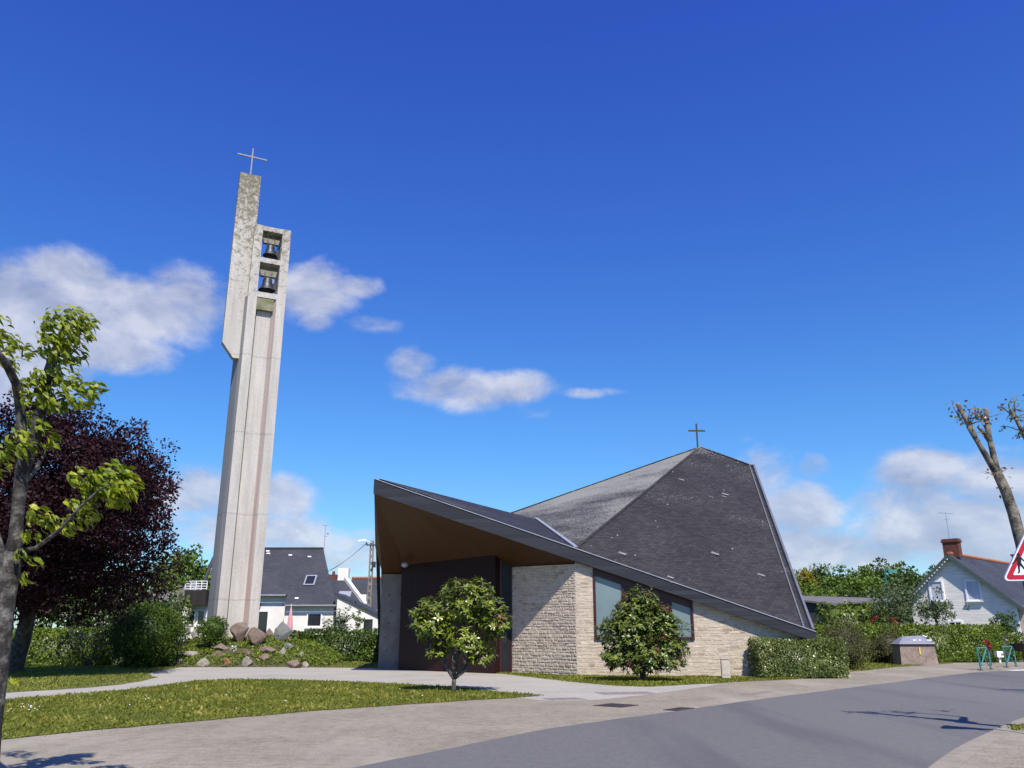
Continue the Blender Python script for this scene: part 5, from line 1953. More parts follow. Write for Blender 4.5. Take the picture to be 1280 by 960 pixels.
def flat_window(root, cx, cz, y, w, h, pane="glass_dark", frame="white_paint", sill=True, name="window", mull=0, n=None, fw=0.09):
    """window in a wall that faces -Y (or along n)"""
    m = MB()
    for dx in (-1, 1):
        m.box((cx + dx * (w / 2 - fw / 2), y - 0.02, cz), (fw, 0.10, h))
    for dz in (-1, 1):
        m.box((cx, y - 0.02, cz + dz * (h / 2 - fw / 2)), (w - 2 * fw - 0.004, 0.096, fw))
    for k in range(mull):
        m.box((cx + (k + 1) * w / (mull + 1) - w / 2, y - 0.02, cz), (0.06, 0.09, h - 2 * fw - 0.004))
    o = m.build(name, frame, root)
    m = MB()
    m.box((cx, y - 0.008, cz), (w - 2 * fw - 0.006, 0.02, h - 2 * fw - 0.006))
    m.build("pane", pane, o)
    if sill:
        m = MB()
        m.box((cx, y - 0.08, cz - h / 2 - 0.05), (w + 0.2, 0.2, 0.08))
        m.build("sill", "white_wall", o)
    return o


a, b = hp(384, 766), hp(402, 784)
flat_window(house, (a.x + b.x) / 2, (a.z + b.z) / 2, HY, (b.x - a.x), (a.z - b.z))
a, b = hp(320, 763, ye_l + 0.4 - HY), hp(335, 788, ye_l + 0.4 - HY)
flat_window(house, (a.x + b.x) / 2, (a.z + b.z) / 2 - 0.2, ye_l + 0.4, (b.x - a.x), (a.z - b.z) + 0.4, sill=False, name="glazed_door")
q = hp(325, 757, ye_l + 0.4 - HY)
m = MB()
m.box(q + Vector((0, -0.12, 0)), (0.12, 0.18, 0.35))
m.build("wall_lamp", "iron", house)
# left wing with balcony
m = MB()
x0, x1 = hp(231, 780).x, xl - 0.004
wb(m, x0, x1, HY + 0.3, HY + 7, 0, hp(240, 757).z)
m.build("wall", "white_wall", house)
m = MB()
wb(m, hp(233, 750).x, x1, HY - 0.5, HY + 2.2, hp(240, 757).z + 0.002, hp(240, 738).z)
m.build("balcony", "brown_box", house)
m = MB()
zb0, zb1 = hp(240, 737.5).z, hp(240, 727).z
for k in range(4):
    z = zb0 + 0.06 + (zb1 - zb0 - 0.06) * k / 3
    m.tube([(hp(233, 750).x, HY - 0.5, z), (x1, HY - 0.5, z)], 0.025, 6)
    m.tube([(hp(233, 750).x, HY - 0.5, z), (hp(233, 750).x, HY + 2.2, z)], 0.025, 6)
for k in range(5):
    x = hp(233, 750).x + (x1 - hp(233, 750).x) * k / 4
    m.tube([(x, HY - 0.5, zb0), (x, HY - 0.5, zb1)], 0.03, 6)
m.build("railing", "white_paint", house)
m = MB()
gx0 = hp(248, 730).x
zg = hp(250, 712).z
m.add([(gx0, HY + 2.3, zb0 - 0.4), (xl + 2, HY + 2.3, zb0 - 0.4), (xl + 2, HY + 2.3, zg + 0.3), (gx0 + 0.2, HY + 2.3, zg), (gx0, HY + 5, zb0 - 0.4), (xl + 2, HY + 5, zb0 - 0.4), (xl + 2, HY + 5, zg + 0.3), (gx0 + 0.2, HY + 5, zg)], [(0, 1, 2, 3), (7, 6, 5, 4), (0, 3, 7, 4), (3, 2, 6, 7)])
m.build("upper_wall", "white_wall", house)
m = MB()
a_, b_2 = at(253, 733, HY - 0.3), at(267, 697, HY + 3)
m.tube([a_, b_2], 0.12, 6)
m.build("verge_board", "barn", house)
for pa, pb in ((247, 252), (236, 240)):
    a, b = hp(pa - 1.5, 762), hp(pb + 1.5, 782)
    flat_window(house, (a.x + b.x) / 2, (a.z + b.z) / 2, HY + 0.3, (b.x - a.x), (a.z - b.z), sill=(pa == 247))
# lean-to on the right
lx0, lx1 = hp(421.5, 750, -0.6).x, hp(475, 770, -0.6).x
z0, z1 = hp(421.5, 744, -0.6).z, hp(475, 772, -0.6).z
m = MB()
yy = HY - 0.6
m.hexa([(lx0, yy, 0), (lx1, yy, 0), (lx1, yy + 4, 0), (lx0, yy + 4, 0)], [(lx0, yy, z0), (lx1, yy, z1), (lx1, yy + 4, z1), (lx0, yy + 4, z0)])
m.build("lean_to_wall", "white_wall", house)
m = MB()
m.hexa([(lx0 - 0.2, yy - 0.12, z0 + 0.003), (lx1 + 0.3, yy - 0.12, z1 - 0.15), (lx1 + 0.3, yy + 4.2, z1 - 0.15), (lx0 - 0.2, yy + 4.2, z0 + 0.003)], [(lx0 - 0.2, yy - 0.12, z0 + 0.2), (lx1 + 0.3, yy - 0.12, z1 + 0.05), (lx1 + 0.3, yy + 4.2, z1 + 0.05), (lx0 - 0.2, yy + 4.2, z0 + 0.2)])
m.build("lean_to_roof", "slate_clean", house)
a, b = at(455, 774, yy), at(465, 798, yy)
m = MB()
m.box(((a.x + b.x) / 2, yy - 0.01, (a.z + b.z) / 2 - 0.3), (b.x - a.x, 0.06, a.z - b.z + 0.6))
m.build("door", "glass_dark", house)
# aerial on the roof
q = at(405, 690, RYy)
m = MB()
tz = at(405, 656, RYy).z
m.tube([q - Vector((0, 0, 0.3)), (q.x, q.y, tz)], 0.022, 5)
m.box((q.x, q.y, tz - 0.05), (0.5, 0.03, 0.03))
m.box((q.x + 0.05, q.y, tz - 0.9), (0.35, 0.03, 0.03))
m.box((q.x + 0.2, q.y, tz - 0.7), (0.12, 0.1, 0.12))
m.build("aerial", "galva", house)

# closed parasol
q = hp(361, 800, -4)
pz = at(361, 757, HY - 4).z
para = thing("parasol", (q.x, q.y, 0), "closed pink parasol in front of the cream house", "parasol")
m = MB()
m.tube([(q.x, q.y, 0), (q.x, q.y, pz + 0.1)], 0.025, 6)
m.build("pole", "white_paint", para)
m = MB()
prf = []
for k in range(9):
    t = k / 8
    prf.append((0.02 + 0.26 * (1 - t) ** 0.7 * (0.75 + 0.25 * math.sin(t * 3)), t * (pz - 1.0)))
m.lathe((q.x, q.y, 1.0), prf, 14)
m.build("canopy", "pink", para, smooth=True)

# second house behind: white gable coping and chimney
Y2 = 74.0
h2 = thing("grey_roof_house", (at(430, 770, Y2).x, Y2, 0), "house behind with white-edged gable, white chimney and slate roof", "house")
m = MB()
px_ = lambda x, y, dy=0: at(x, y, Y2 + dy)
xa, xb = px_(405, 750).x, px_(455, 757).x
ze2 = px_(455, 758).z
wb(m, xa, xb, Y2 + 0.3, Y2 + 8, 0, ze2 - 0.1)
m.build("wall", "white_wall", h2)
m = MB()
top_a, top_b = px_(395, 722, 4), px_(428, 722, 4)
roof_slab(m, (xa - 4, Y2, ze2), (xb, Y2, ze2), tuple(top_b), (xa - 4, top_b.y, top_b.z), 0.15)
r2 = m.build("roof", "slate_clean", h2)
m = MB()
e0 = Vector((xb, Y2 - 0.1, ze2))
d_ = (top_b - e0)
m.box((e0 + top_b) / 2 + Vector((0.15, -0.02, 0.12)), (d_.length, 0.3, 0.3), d_)
m.build("gable_coping", "white_wall", r2)
m = MB()
ct = px_(430, 716, 4)
m.box((ct.x + 0.0, top_b.y, (ct.z + top_b.z) / 2 - 0.3), (0.95, 0.8, (ct.z - top_b.z) + 1.4))
m.build("chimney", "white_wall", r2)
m = MB()
q = px_(417, 719, 4)
m.box((q.x, q.y, q.z - 0.4), (0.7, 0.6, 0.9))
m.lathe((q.x, q.y, q.z + 0.05), [(0.15, 0), (0.12, 0.3)], 8)
m.build("chimney", "brick", r2)
q = plane_hit(431, 744, Vector((xa, Y2, ze2)), e0, top_b)
m = MB()
m.box(q + Vector((0, -0.05, 0.07)), (1.1, 0.9, 0.06), (1, 0, 0), 0, (0, -0.6, 0.8))
m.build("skylight", "zinc", r2)

# third house: slate roof with terracotta ridge
Y3 = 86.0
h3 = thing("red_ridge_house", (at(465, 770, Y3).x, Y3, 0), "farther house whose slate roof has a red ridge, by the utility pole", "house")
m = MB()
a, b = at(432, 765, Y3), at(560, 765, Y3)
zr3 = at(460, 723, Y3 + 4).z
wb(m, a.x, b.x, Y3 + 0.3, Y3 + 8, 0, a.z - 0.05)
m.build("wall", "white_wall", h3)
m = MB()
roof_slab(m, (a.x - 0.3, Y3, a.z), (b.x, Y3, a.z), (b.x, Y3 + 4, zr3), (a.x - 0.3, Y3 + 4, zr3), 0.15)
r3 = m.build("roof", "slate_clean", h3)
m = MB()
m.tube([(a.x - 0.3, Y3 + 4, zr3 + 0.05), (b.x, Y3 + 4, zr3 + 0.05)], 0.14, 8)
m.build("ridge", "ridge_tile", r3)
a, b = at(450, 746, Y3 - 0.2), at(455, 753, Y3 - 0.2)
m = MB()
m.box((a.x + 0.2, Y3 + 1.0, a.z - 0.2), (0.7, 1.6, 0.9))
m.build("dormer", "white_wall", r3)

# white house far left, seen through the shrub
Y4 = 78.0
h4 = thing("far_white_house", (at(200, 770, Y4).x, Y4, 0), "white house with slate roof glimpsed through leaves left of the tower", "house")
m = MB()
a, b = at(178, 752, Y4), at(236, 752, Y4)
wb(m, a.x, b.x, Y4 + 0.3, Y4 + 8, 0, a.z)
m.build("wall", "white_wall", h4)
m = MB()
zr4 = at(200, 724, Y4 + 4).z
roof_slab(m, (a.x - 0.3, Y4, a.z), (b.x + 0.3, Y4, a.z), (b.x + 0.3, Y4 + 4, zr4), (a.x - 0.3, Y4 + 4, zr4), 0.15)
m.build("roof", "barn_roof", h4)
for px in (206, 222):
    q = at(px, 763, Y4 + 0.3)
    flat_window(h4, q.x, q.z, Y4 + 0.3, 1.1, 1.1, sill=False)

# utility pole
q0 = at(461.5, 800, 68)
q1 = at(463, 676, 68)
pole = thing("utility_pole", (q0.x, 68, 0), "ladder-type concrete utility pole with a street light, behind the cream house", "utility pole")
m = MB()
xc, zt = (q0.x + q1.x) / 2, q1.z
for s in (-1, 1):
    m.hexa([(xc + s * 0.14 - 0.04, 67.85, 0), (xc + s * 0.17 + 0.05, 67.85, 0), (xc + s * 0.17 + 0.05, 68.15, 0), (xc + s * 0.17 - 0.05, 68.15, 0)], [(xc + s * 0.1 - 0.045, 67.9, zt), (xc + s * 0.1 + 0.045, 67.9, zt), (xc + s * 0.1 + 0.045, 68.1, zt), (xc + s * 0.1 - 0.045, 68.1, zt)])
for k in range(16):
    z = 0.4 + k * zt / 16
    w = 0.36 - 0.14 * z / zt
    m.box((xc, 68, z), (w, 0.12, 0.22))
m.build("shaft", "pole", pole)
m = MB()
m.tube([(xc, 67.9, zt - 0.15), (xc - 0.3, 67.8, zt - 0.05), (xc - 0.5, 67.75, zt - 0.02)], 0.03, 6)
m.box((xc - 0.75, 67.75, zt), (0.6, 0.25, 0.14), (1, 0, 0.15))
m.build("street_light", "white_paint", pole)
m = MB()
m.box((xc, 67.85, zt - 0.35), (0.9, 0.08, 0.1))
m.build("crossarm", "iron", pole)
for dx in (-0.4, 0.4):
    m = MB()
    m.lathe((xc + dx, 67.85, zt - 0.3), [(0.05, 0), (0.06, 0.12), (0.02, 0.16)], 8)
    m.build("insulator", "iron", pole)
m = MB()
m.box((xc + 0.25, 67.8, zt - 1.9), (0.3, 0.25, 0.45))
m.build("junction_box", "iron", pole)
for i, (dz, ex, ez, ey) in enumerate(((-0.3, -2.2, 6.9, RYy), (-0.35, -9.0, 5.8, 76.0))):
    a, b = Vector((xc - 0.4, 67.85, zt + dz + 0.15)), None
    b = at(405, 716, 72) if i == 0 else at(396, 722, 76)
    m = MB()
    pts = []
    for k in range(13):
        t = k / 12
        pts.append(a.lerp(b, t) + Vector((0, 0, -0.25 * 4 * t * (1 - t))))
    m.tube(pts, 0.014, 4)
    o = m.build("overhead_wire", "iron", loc=tuple(a))
    tag(o, ("upper thin wire running left from the utility pole", "lower thin wire running left from the utility pole to the white chimney")[i], "wire", "overhead wires")

# ------------------------------------------------------------------ white house on the right
GL0, GR0 = at(1137, 790, 62.2), at(1272, 790, 57.2)
Lp, Rp = Vector((GL0.x, 62.2, 0)), Vector((GR0.x, 57.2, 0))
gd = (Rp - Lp).normalized()
gn = Vector((gd.y, -gd.x, 0))
if gn.y > 0:
    gn = -gn
glen = (Rp - Lp).length
gb = -gn


def gpt(u, z, w=0.0):
    return Lp + gd * u + gn * w + Vector((0, 0, z))


def g_uv(px, py):
    q = plane_hit(px, py, Lp, Rp, Lp + Vector((0, 0, 1)))
    return (q - Lp).dot(gd), q.z


uL, zL = g_uv(1138, 747)
uA_, zA = g_uv(1187, 695)
uR, zR = g_uv(1271, 755)
wh = thing("white_house", (Lp + Rp) / 2, "white clapboard house with slate roof and brick chimney at the right", "house")
m = MB()
DEP = 17.0
f = [gpt(uL, 0), gpt(uR, 0), gpt(uR, zR), gpt(uA_, zA), gpt(uL, zL)]
bk = [p + gb * DEP for p in f]
m.add(f + bk, [(0, 1, 2, 3, 4), (9, 8, 7, 6, 5), (0, 5, 6, 1), (1, 6, 7, 2), (4, 9, 5, 0)])
m.build("wall", "siding", wh)
m = MB()
ov = gn * 0.38
sR = (gpt(uR, zR) - gpt(uA_, zA)).normalized()
sL = (gpt(uL, zL) - gpt(uA_, zA)).normalized()
apx = gpt(uA_, zA + 0.14)
eR, eL = gpt(uR, zR + 0.14) + sR * 0.7, gpt(uL, zL + 0.14) + sL * 0.35
roof_slab(m, eR + ov, eR + gb * DEP, apx + gb * DEP, apx + ov, 0.12)
roof_slab(m, eL + gb * DEP, eL + ov, apx + ov - gd * 0.003, apx + gb * DEP - gd * 0.003, 0.12)
wr = m.build("roof", "slate_clean", wh)
m = MB()
m.tube([apx + ov * 0.2 + Vector((0, 0, 0.05)), apx + gb * DEP + Vector((0, 0, 0.05))], 0.13, 8)
m.build("ridge", "ridge_tile", wr)
m = MB()
for s, e in ((apx, eR), (apx, eL)):
    d = e - s
    m.box((s + e) / 2 + gn * 0.40 + Vector((0, 0, -0.16)), (d.length, 0.04, 0.2), d, 0, (0, 0, 1))
# scalloped bargeboard on the left rake
nsc = 17
for k in range(nsc):
    q = apx.lerp(eL, (k + 0.5) / nsc) + gn * 0.40 + Vector((0, 0, -0.27))
    m.box(q, (0.16, 0.035, 0.12), gd, 1)
m.build("bargeboard", ["barge", "white_paint"], wh)
m = MB()
cb = apx + gb * 0.75
m.box(cb + Vector((0, 0, 0.35)), (1.05, 0.62, 1.1), gd)
m.box(cb + Vector((0, 0, 0.92)), (1.2, 0.76, 0.12), gd)
m.box(cb + Vector((0, 0, 1.04)), (1.1, 0.68, 0.12), gd)
m.build("chimney", "brick", wr)
m = MB()
cb2 = apx + gb * (DEP - 0.8)
m.box(cb2 + Vector((0, 0, 0.35)), (0.85, 0.6, 1.0), gd)
m.box(cb2 + Vector((0, 0, 0.92)), (1.0, 0.74, 0.14), gd)
m.build("chimney", "brick", wr)


def gwin(x0, y0, x1, y1, pane, mull=0):
    u0, za = g_uv(x0, y0)
    u1, zb = g_uv(x1, y1)
    cu, cz, w, h = (u0 + u1) / 2, (za + zb) / 2, abs(u1 - u0), abs(za - zb)
    m = MB()
    fw = 0.11
    for s in (-1, 1):
        m.box(gpt(cu + s * (w / 2 - fw / 2), cz, 0.03), (fw, 0.12, h), gd)
        m.box(gpt(cu, cz + s * (h / 2 - fw / 2), 0.03), (w - 2 * fw - 0.004, 0.115, fw), gd)
    for k in range(mull):
        m.box(gpt(cu + (k + 1) * w / (mull + 1) - w / 2, cz, 0.03), (0.07, 0.1, h - 2 * fw - 0.004), gd)
    o = m.build("window", "white_paint", wh)
    m = MB()
    m.box(gpt(cu, cz, 0.02), (w - 2 * fw - 0.006, 0.03, h - 2 * fw - 0.006), gd)
    m.build("pane", pane, o)
    m = MB()
    m.box(gpt(cu, cz - h / 2 - 0.04, 0.08), (w + 0.1, 0.2, 0.07), gd)
    m.build("sill", "white_paint", o)


gwin(1160, 726, 1182, 752, "curtain")
gwin(1205, 725, 1229, 751, "curtain")
gwin(1185, 776, 1206, 795, "glass_dark", 1)
m = MB()
m.box(gpt(uR - 0.12, zR / 2, 0.03), (0.24, 0.06, zR - 0.02), gd)
m.build("corner_board", "white_paint", wh)
# the long side beyond, of pale stone
m = MB()
q = gpt(uR + 0.03, 0)
m.hexa([q + gb * 0.05, q + gd * 0.25 + gb * 0.05, q + gd * 0.25 + gb * DEP, q + gb * DEP], [p + Vector((0, 0, zR - 0.1)) for p in (q + gb * 0.05, q + gd * 0.25 + gb * 0.05, q + gd * 0.25 + gb * DEP, q + gb * DEP)])
m.build("side_wall", "stone", wh)
m = MB()
a_ = cb + Vector((-0.1, 0, 1.0))
tz = 2.0
m.tube([a_, a_ + Vector((0, 0, tz))], 0.02, 5)
m.box(a_ + Vector((0, 0, tz - 0.05)), (1.3, 0.03, 0.03), (0.9, 0.3, 0))
for k in range(5):
    m.box(a_ + Vector((0.9, 0.3, 0)).normalized() * (-0.6 + 0.3 * k) + Vector((0, 0, tz - 0.05)), (0.02, 0.02, 0.18 - 0.02 * k))
m.box(a_ + Vector((0, 0, tz - 0.5)), (0.4, 0.025, 0.025), (0.9, 0.3, 0))
m.build("aerial", "galva", wr)

# dark barn
Yb = 72.0
a, b = at(985, 790, Yb), at(1114, 790, Yb + 4)
barn = thing("barn", ((a.x + b.x) / 2, Yb + 4, 0), "low dark barn with grey roof below the wooded hill", "barn")
m = MB()
zb_ = at(1000, 750.5, Yb).z
pa, pb, pc = at(975, 790, Yb + 2), at(1038, 790, Yb - 1), at(1130, 790, Yb + 7)
ring = [Vector((pa.x, pa.y, 0)), Vector((pb.x, pb.y, 0)), Vector((pc.x, pc.y, 0)), Vector((pa.x + 4, pa.y + 12, 0))]
zt1, zt2 = at(1038, 757, pb.y).z, at(1000, 748, pa.y).z
m.hexa(ring, [ring[0] + Vector((0, 0, zt2)), ring[1] + Vector((0, 0, zt1)), ring[2] + Vector((0, 0, zt1)), ring[3] + Vector((0, 0, zt2))])
m.build("wall", "barn", barn)
m = MB()
rt0 = [ring[0] + Vector((-0.3, -0.4, zt2 + 0.02)), ring[1] + Vector((0.1, -0.4, zt1 + 0.02)), ring[2] + Vector((0.4, -0.3, at(1130, 751, ring[2].y).z)), ring[3] + Vector((0, 0, at(1010, 745.5, ring[3].y).z))]
m.hexa(rt0, [p + Vector((0, 0, 0.15)) for p in rt0])
m.build("roof", "barn_roof", barn)

# green street lamp
q = at(1117, 770, 58)
sl_ = thing("street_lamp", (q.x, 58.5, 0), "green street lamp rising above the hedges before the wooded hill", "street lamp")
zt = at(1117, 713, 58.5).z
m = MB()
m.tube([(q.x, 58.5, 0), (q.x, 58.5, zt)], [0.09, 0.055], 8)
m.build("pole", "green_paint", sl_)
m = MB()
m.tube([(q.x, 58.5, zt - 0.1), (q.x + 0.2, 58.4, zt + 0.02), (q.x + 0.45, 58.3, zt)], 0.04, 6)
m.hexa([(q.x + 0.1, 58.15, zt - 0.16), (q.x + 0.75, 58.15, zt - 0.2), (q.x + 0.75, 58.5, zt - 0.2), (q.x + 0.1, 58.5, zt - 0.16)], [(q.x + 0.15, 58.2, zt + 0.08), (q.x + 0.65, 58.2, zt + 0.02), (q.x + 0.65, 58.45, zt + 0.02), (q.x + 0.15, 58.45, zt + 0.08)])
m.build("lamp_head", "green_paint", sl_)

# pebble-dash recycling container
c0, c1 = gr(1121, 829.3), gr(1172, 827.6)
cy = 43.9
xa, xb = at(1128, 828, cy).x, at(1171, 828, cy).x
ct = thing("recycling_container", ((xa + xb) / 2, cy, 0), "pebble-dash recycling container with sloping lilac grey lid beside the long hedge", "container")
m = MB()
zc1 = at(1145, 806.5, cy).z
m.hexa([(xa - 0.05, cy, 0), (xb + 0.1, cy, 0), (xb + 0.1, cy + 1.0, 0), (xa - 0.05, cy + 1.0, 0)], [(xa, cy + 0.06, zc1), (xb, cy + 0.06, zc1), (xb, cy + 0.94, zc1), (xa, cy + 0.94, zc1)])
m.build("body", "pebble", ct)
m = MB()
wb(m, xa - 0.05, xb + 0.04, cy + 0.0, cy + 1.0, zc1 + 0.002, zc1 + 0.05, 0)
m.build("rim", "black", ct)
m = MB()
zl = at(1145, 794.5, cy + 0.5).z
m.hexa([(xa - 0.08, cy - 0.04, zc1 + 0.052), (xb + 0.05, cy - 0.04, zc1 + 0.052), (xb + 0.05, cy + 1.0, zc1 + 0.052), (xa - 0.08, cy + 1.0, zc1 + 0.052)], [(xa + 0.35, cy + 0.40, zl - 0.05), (xb - 0.45, cy + 0.40, zl), (xb - 0.45, cy + 0.65, zl), (xa + 0.35, cy + 0.65, zl - 0.05)])
m.build("lid", "lid", ct)
m = MB()
fx = lambda t: xa + (xb - xa) * t
for t, s in ((0.47, 0.18), (0.62, 0.12), (0.9, 0.25)):
    m.box((fx(t), cy + 0.14, zc1 + 0.20), (s, 0.05, 0.12), (1, 0, 0), 0, (0, -0.6, 0.75))
m.box((fx(0.82), cy + 0.33, zc1 + 0.38), (0.22, 0.05, 0.16), (1, 0, -0.3), 0, (0, -0.6, 0.75))
m.build("lid_flap", "white_paint", ct)
m = MB()
m.box((fx(0.555), cy + 0.02, zc1 * 0.72), (0.06, 0.04, 0.32))
m.build("sticker", "yellow", ct)

# two teal tubular barriers


def barrier(xl_, xr_, yb, ytop, lab):
    a, b = gr(xl_, yb), gr(xr_, yb - 1.5)
    t = thing("bicycle_barrier", (a.x, a.y, 0), lab, "barrier", "teal tubular barriers at the kerb")
    h = at(xl_, ytop, a.y).z
    a, b = Vector((a.x, a.y, 0)), Vector((b.x, b.y, 0))
    o = (a + b) / 2
    m = MB()
    A0, B0 = a + Vector((0.0, 0, 0)), b
    A1, B1 = a + (a - b) * 0.12 + Vector((0, 0, h)), b - (b - a) * 0.18 + Vector((0, 0, h))
    for pth in ([A0, A1], [B0, b + Vector((0, 0, h * 0.8)), B1], [A1, B1]):
        m.tube(pth, 0.035, 8)
    m.build("frame", "teal", t)
    m = MB()
    m.tube([A0 + Vector((0.04, 0, 0.22)), B1 + Vector((0, 0, -0.02))], 0.028, 8)
    m.tube([A1 + Vector((0, 0.05, -0.03)), B0 + Vector((0, 0.05, 0.12))], 0.022, 8)
    m.build("brace", "teal", t)
    m = MB()
    for p in (A0, B0):
        m.lathe(p, [(0.09, 0.0), (0.09, 0.03), (0.04, 0.035)], 10)
    m.build("foot", "iron", t)
    return t


barrier(1226.5, 1239, 838.2, 810, "first teal tubular barrier at the kerb, beside the red flowers")
barrier(1259, 1270.5, 834.5, 808.5, "second teal tubular barrier at the kerb, before the round yellow-green bush")

# wooden fence, white box behind barriers
a, b = at(1241, 812, 50), at(1300, 812, 47)
fe = thing("wooden_fence", (a.x, a.y, 0), "low brown wooden fence right of the long hedge's end", "fence")
zf = at(1241, 804, 50).z
d = (b - a)
m = MB()
m.box(Vector(((a.x + b.x) / 2, (a.y + b.y) / 2, zf - 0.2)), (Vector((d.x, d.y, 0)).length, 0.04, 0.42), (d.x, d.y, 0))
m.build("rail", "wood_fence", fe)
for k in range(4):
    q = a.lerp(b, k / 3)
    m = MB()
    m.box((q.x, q.y + 0.06, (zf + 0.15) / 2), (0.14, 0.08, zf + 0.15), (d.x, d.y, 0))
    m.build("post", "wood_fence", fe)
q = at(1254.5, 806, 48.8)
m = MB()
m.box((q.x, q.y, 0.75), (0.3, 0.3, 1.5))
m.box((q.x, q.y, 1.53), (0.4, 0.4, 0.06))
tag(m.build("gate_post", "barn", loc=(q.x, q.y, 0)), "dark square gate post standing in front of the wooden fence", "post")
a, b = at(1244, 814, 47.5), at(1253, 821.5, 47.5)
m = MB()
m.box(((a.x + b.x) / 2, 47.5, (a.z + b.z) / 2), (b.x - a.x, 0.3, a.z - b.z))
m.box(((a.x + b.x) / 2, 47.5, b.z / 2 - 0.002), (0.08, 0.08, b.z))
m.box(((a.x + b.x) / 2 + 0.1, 47.34, (a.z + b.z) / 2), (0.12, 0.014, 0.1), mi=1)
tag(m.build("letter_box", ["white_paint", "ridge_tile"], loc=((a.x + b.x) / 2, 47.5, 0)), "white letter box with an orange mark on a stem, between the two barriers", "letter box")

# ------------------------------------------------------------------ warning sign
SY = 13.6
bl_, = [at(1253.2, 726.5, SY)]
sn_ = Vector((-0.30, -0.954, 0)).normalized()
sx = Vector((-sn_.y, sn_.x, 0)) * 1.0
if sx.x < 0:
    sx = -sx
SIDE = 0.98
ctr = bl_ + sx * SIDE / 2
sign = thing("warning_sign", (ctr.x, ctr.y + 0.1, 0.05), "triangular red and white children-crossing sign in front of the pollarded tree", "road sign")


def tri_ring(side, rad, off, inset_=0.0):
    """rounded triangle, base centre at ctr, returned counter-clockwise seen from the front"""
    h = side * math.sqrt(3) / 2
    cs = [(-side / 2, 0), (side / 2, 0), (0, h)]
    gx, gz = 0, h / 3
    out = []
    r = rad
    for i, (x, z) in enumerate(cs):
        dx, dz = gx - x, gz - z
        L = math.hypot(dx, dz)
        k = 2 * (r + inset_)
        cx_, cz_ = x + dx / L * k, z + dz / L * k
        a0 = math.degrees(math.atan2(-dz, -dx))
        for s in range(7):
            a = math.radians(a0 - 60 + 20 * s)
            out.append((cx_ + r * math.cos(a), cz_ + r * math.sin(a)))
    return [ctr + sx * x + Vector((0, 0, z)) + sn_ * off for x, z in out]


def plate(name, mat, side, rad, o0, o1, ins, parent):
    m = MB()
    m.hexa(tri_ring(side, rad, o0, ins), tri_ring(side, rad, o1, ins))
    return m.build(name, mat, parent)


pl = plate("plate", "sign_edge", SIDE, 0.05, -0.09, 0.0, 0.0, sign)
plate("white_rim", "sign_white", SIDE, 0.05, 0.0005, 0.003, 0.004, pl)
plate("red_border", "sign_red", SIDE, 0.04, 0.0035, 0.005, 0.022, pl)
plate("white_field", "sign_white", SIDE, 0.012, 0.0055, 0.007, 0.092, pl)


def kid(ox, oz, s, flip, parent):
    m = MB()

    def P2(x, z, o=0.0075):
        return ctr + sx * (ox + flip * x * s) + Vector((0, 0, oz + z * s)) + sn_ * o

    def slab(pts):
        a = [P2(x, z, 0.0075) for x, z in pts]
        b = [P2(x, z, 0.0095) for x, z in pts]
        m.hexa(a, b)

    def bar(x0, z0, x1, z1, w0, w1):
        dx, dz = x1 - x0, z1 - z0
        L = math.hypot(dx, dz)
        nx_, nz_ = -dz / L, dx / L
        slab([(x0 - nx_ * w0, z0 - nz_ * w0), (x0 + nx_ * w0, z0 + nz_ * w0), (x1 + nx_ * w1, z1 + nz_ * w1), (x1 - nx_ * w1, z1 - nz_ * w1)][::-1])

    slab([(0.075 * math.cos(a * math.pi / 7), 0.92 + 0.085 * math.sin(a * math.pi / 7)) for a in range(14)])
    bar(0, 0.85, 0.0, 0.80, 0.035, 0.05)
    bar(0, 0.80, -0.02, 0.42, 0.105, 0.085)
    bar(-0.05, 0.44, -0.08, 0.22, 0.06, 0.045)
    bar(-0.08, 0.22, -0.09, 0.02, 0.045, 0.032)
    bar(0.03, 0.44, 0.14, 0.24, 0.06, 0.045)
    bar(0.14, 0.24, 0.24, 0.08, 0.045, 0.03)
    bar(-0.09, 0.02, -0.17, 0.015, 0.03, 0.025)
    bar(-0.08, 0.76, -0.22, 0.56, 0.04, 0.032)
    bar(-0.22, 0.56, -0.34, 0.48, 0.032, 0.02)
    bar(0.08, 0.76, 0.22, 0.58, 0.04, 0.032)
    bar(0.22, 0.58, 0.30, 0.66, 0.03, 0.02)
    return m.build("child_figure", "black", parent)


kid(-0.205, 0.125, 0.31, 1, pl)
kid(0.09, 0.125, 0.40, 1, pl)
m = MB()
m.tube([(ctr.x - sn_.x * 0.14, ctr.y - sn_.y * 0.14, 0.03), (ctr.x - sn_.x * 0.14, ctr.y - sn_.y * 0.14, ctr.z + 0.7)], 0.03, 10)
m.build("post", "galva", sign)
m = MB()
for z in (0.12, 0.5):
    m.box(ctr - sn_ * 0.12 + Vector((0, 0, z)), (0.12, 0.06, 0.05), sx)
m.build("bracket", "galva", sign)

# ------------------------------------------------------------------ sun and sky
sd = bpy.data.lights.new("sun", "SUN")
sd.energy = 5.0
sd.angle = R(0.53)
sd.color = (1.0, 0.945, 0.85)
so_ = bpy.data.objects.new("sun", sd)
C.objects.link(so_)
so_.rotation_euler = (-SUN).to_track_quat("-Z", "Y").to_euler()
so_.location = (0, -20, 60)

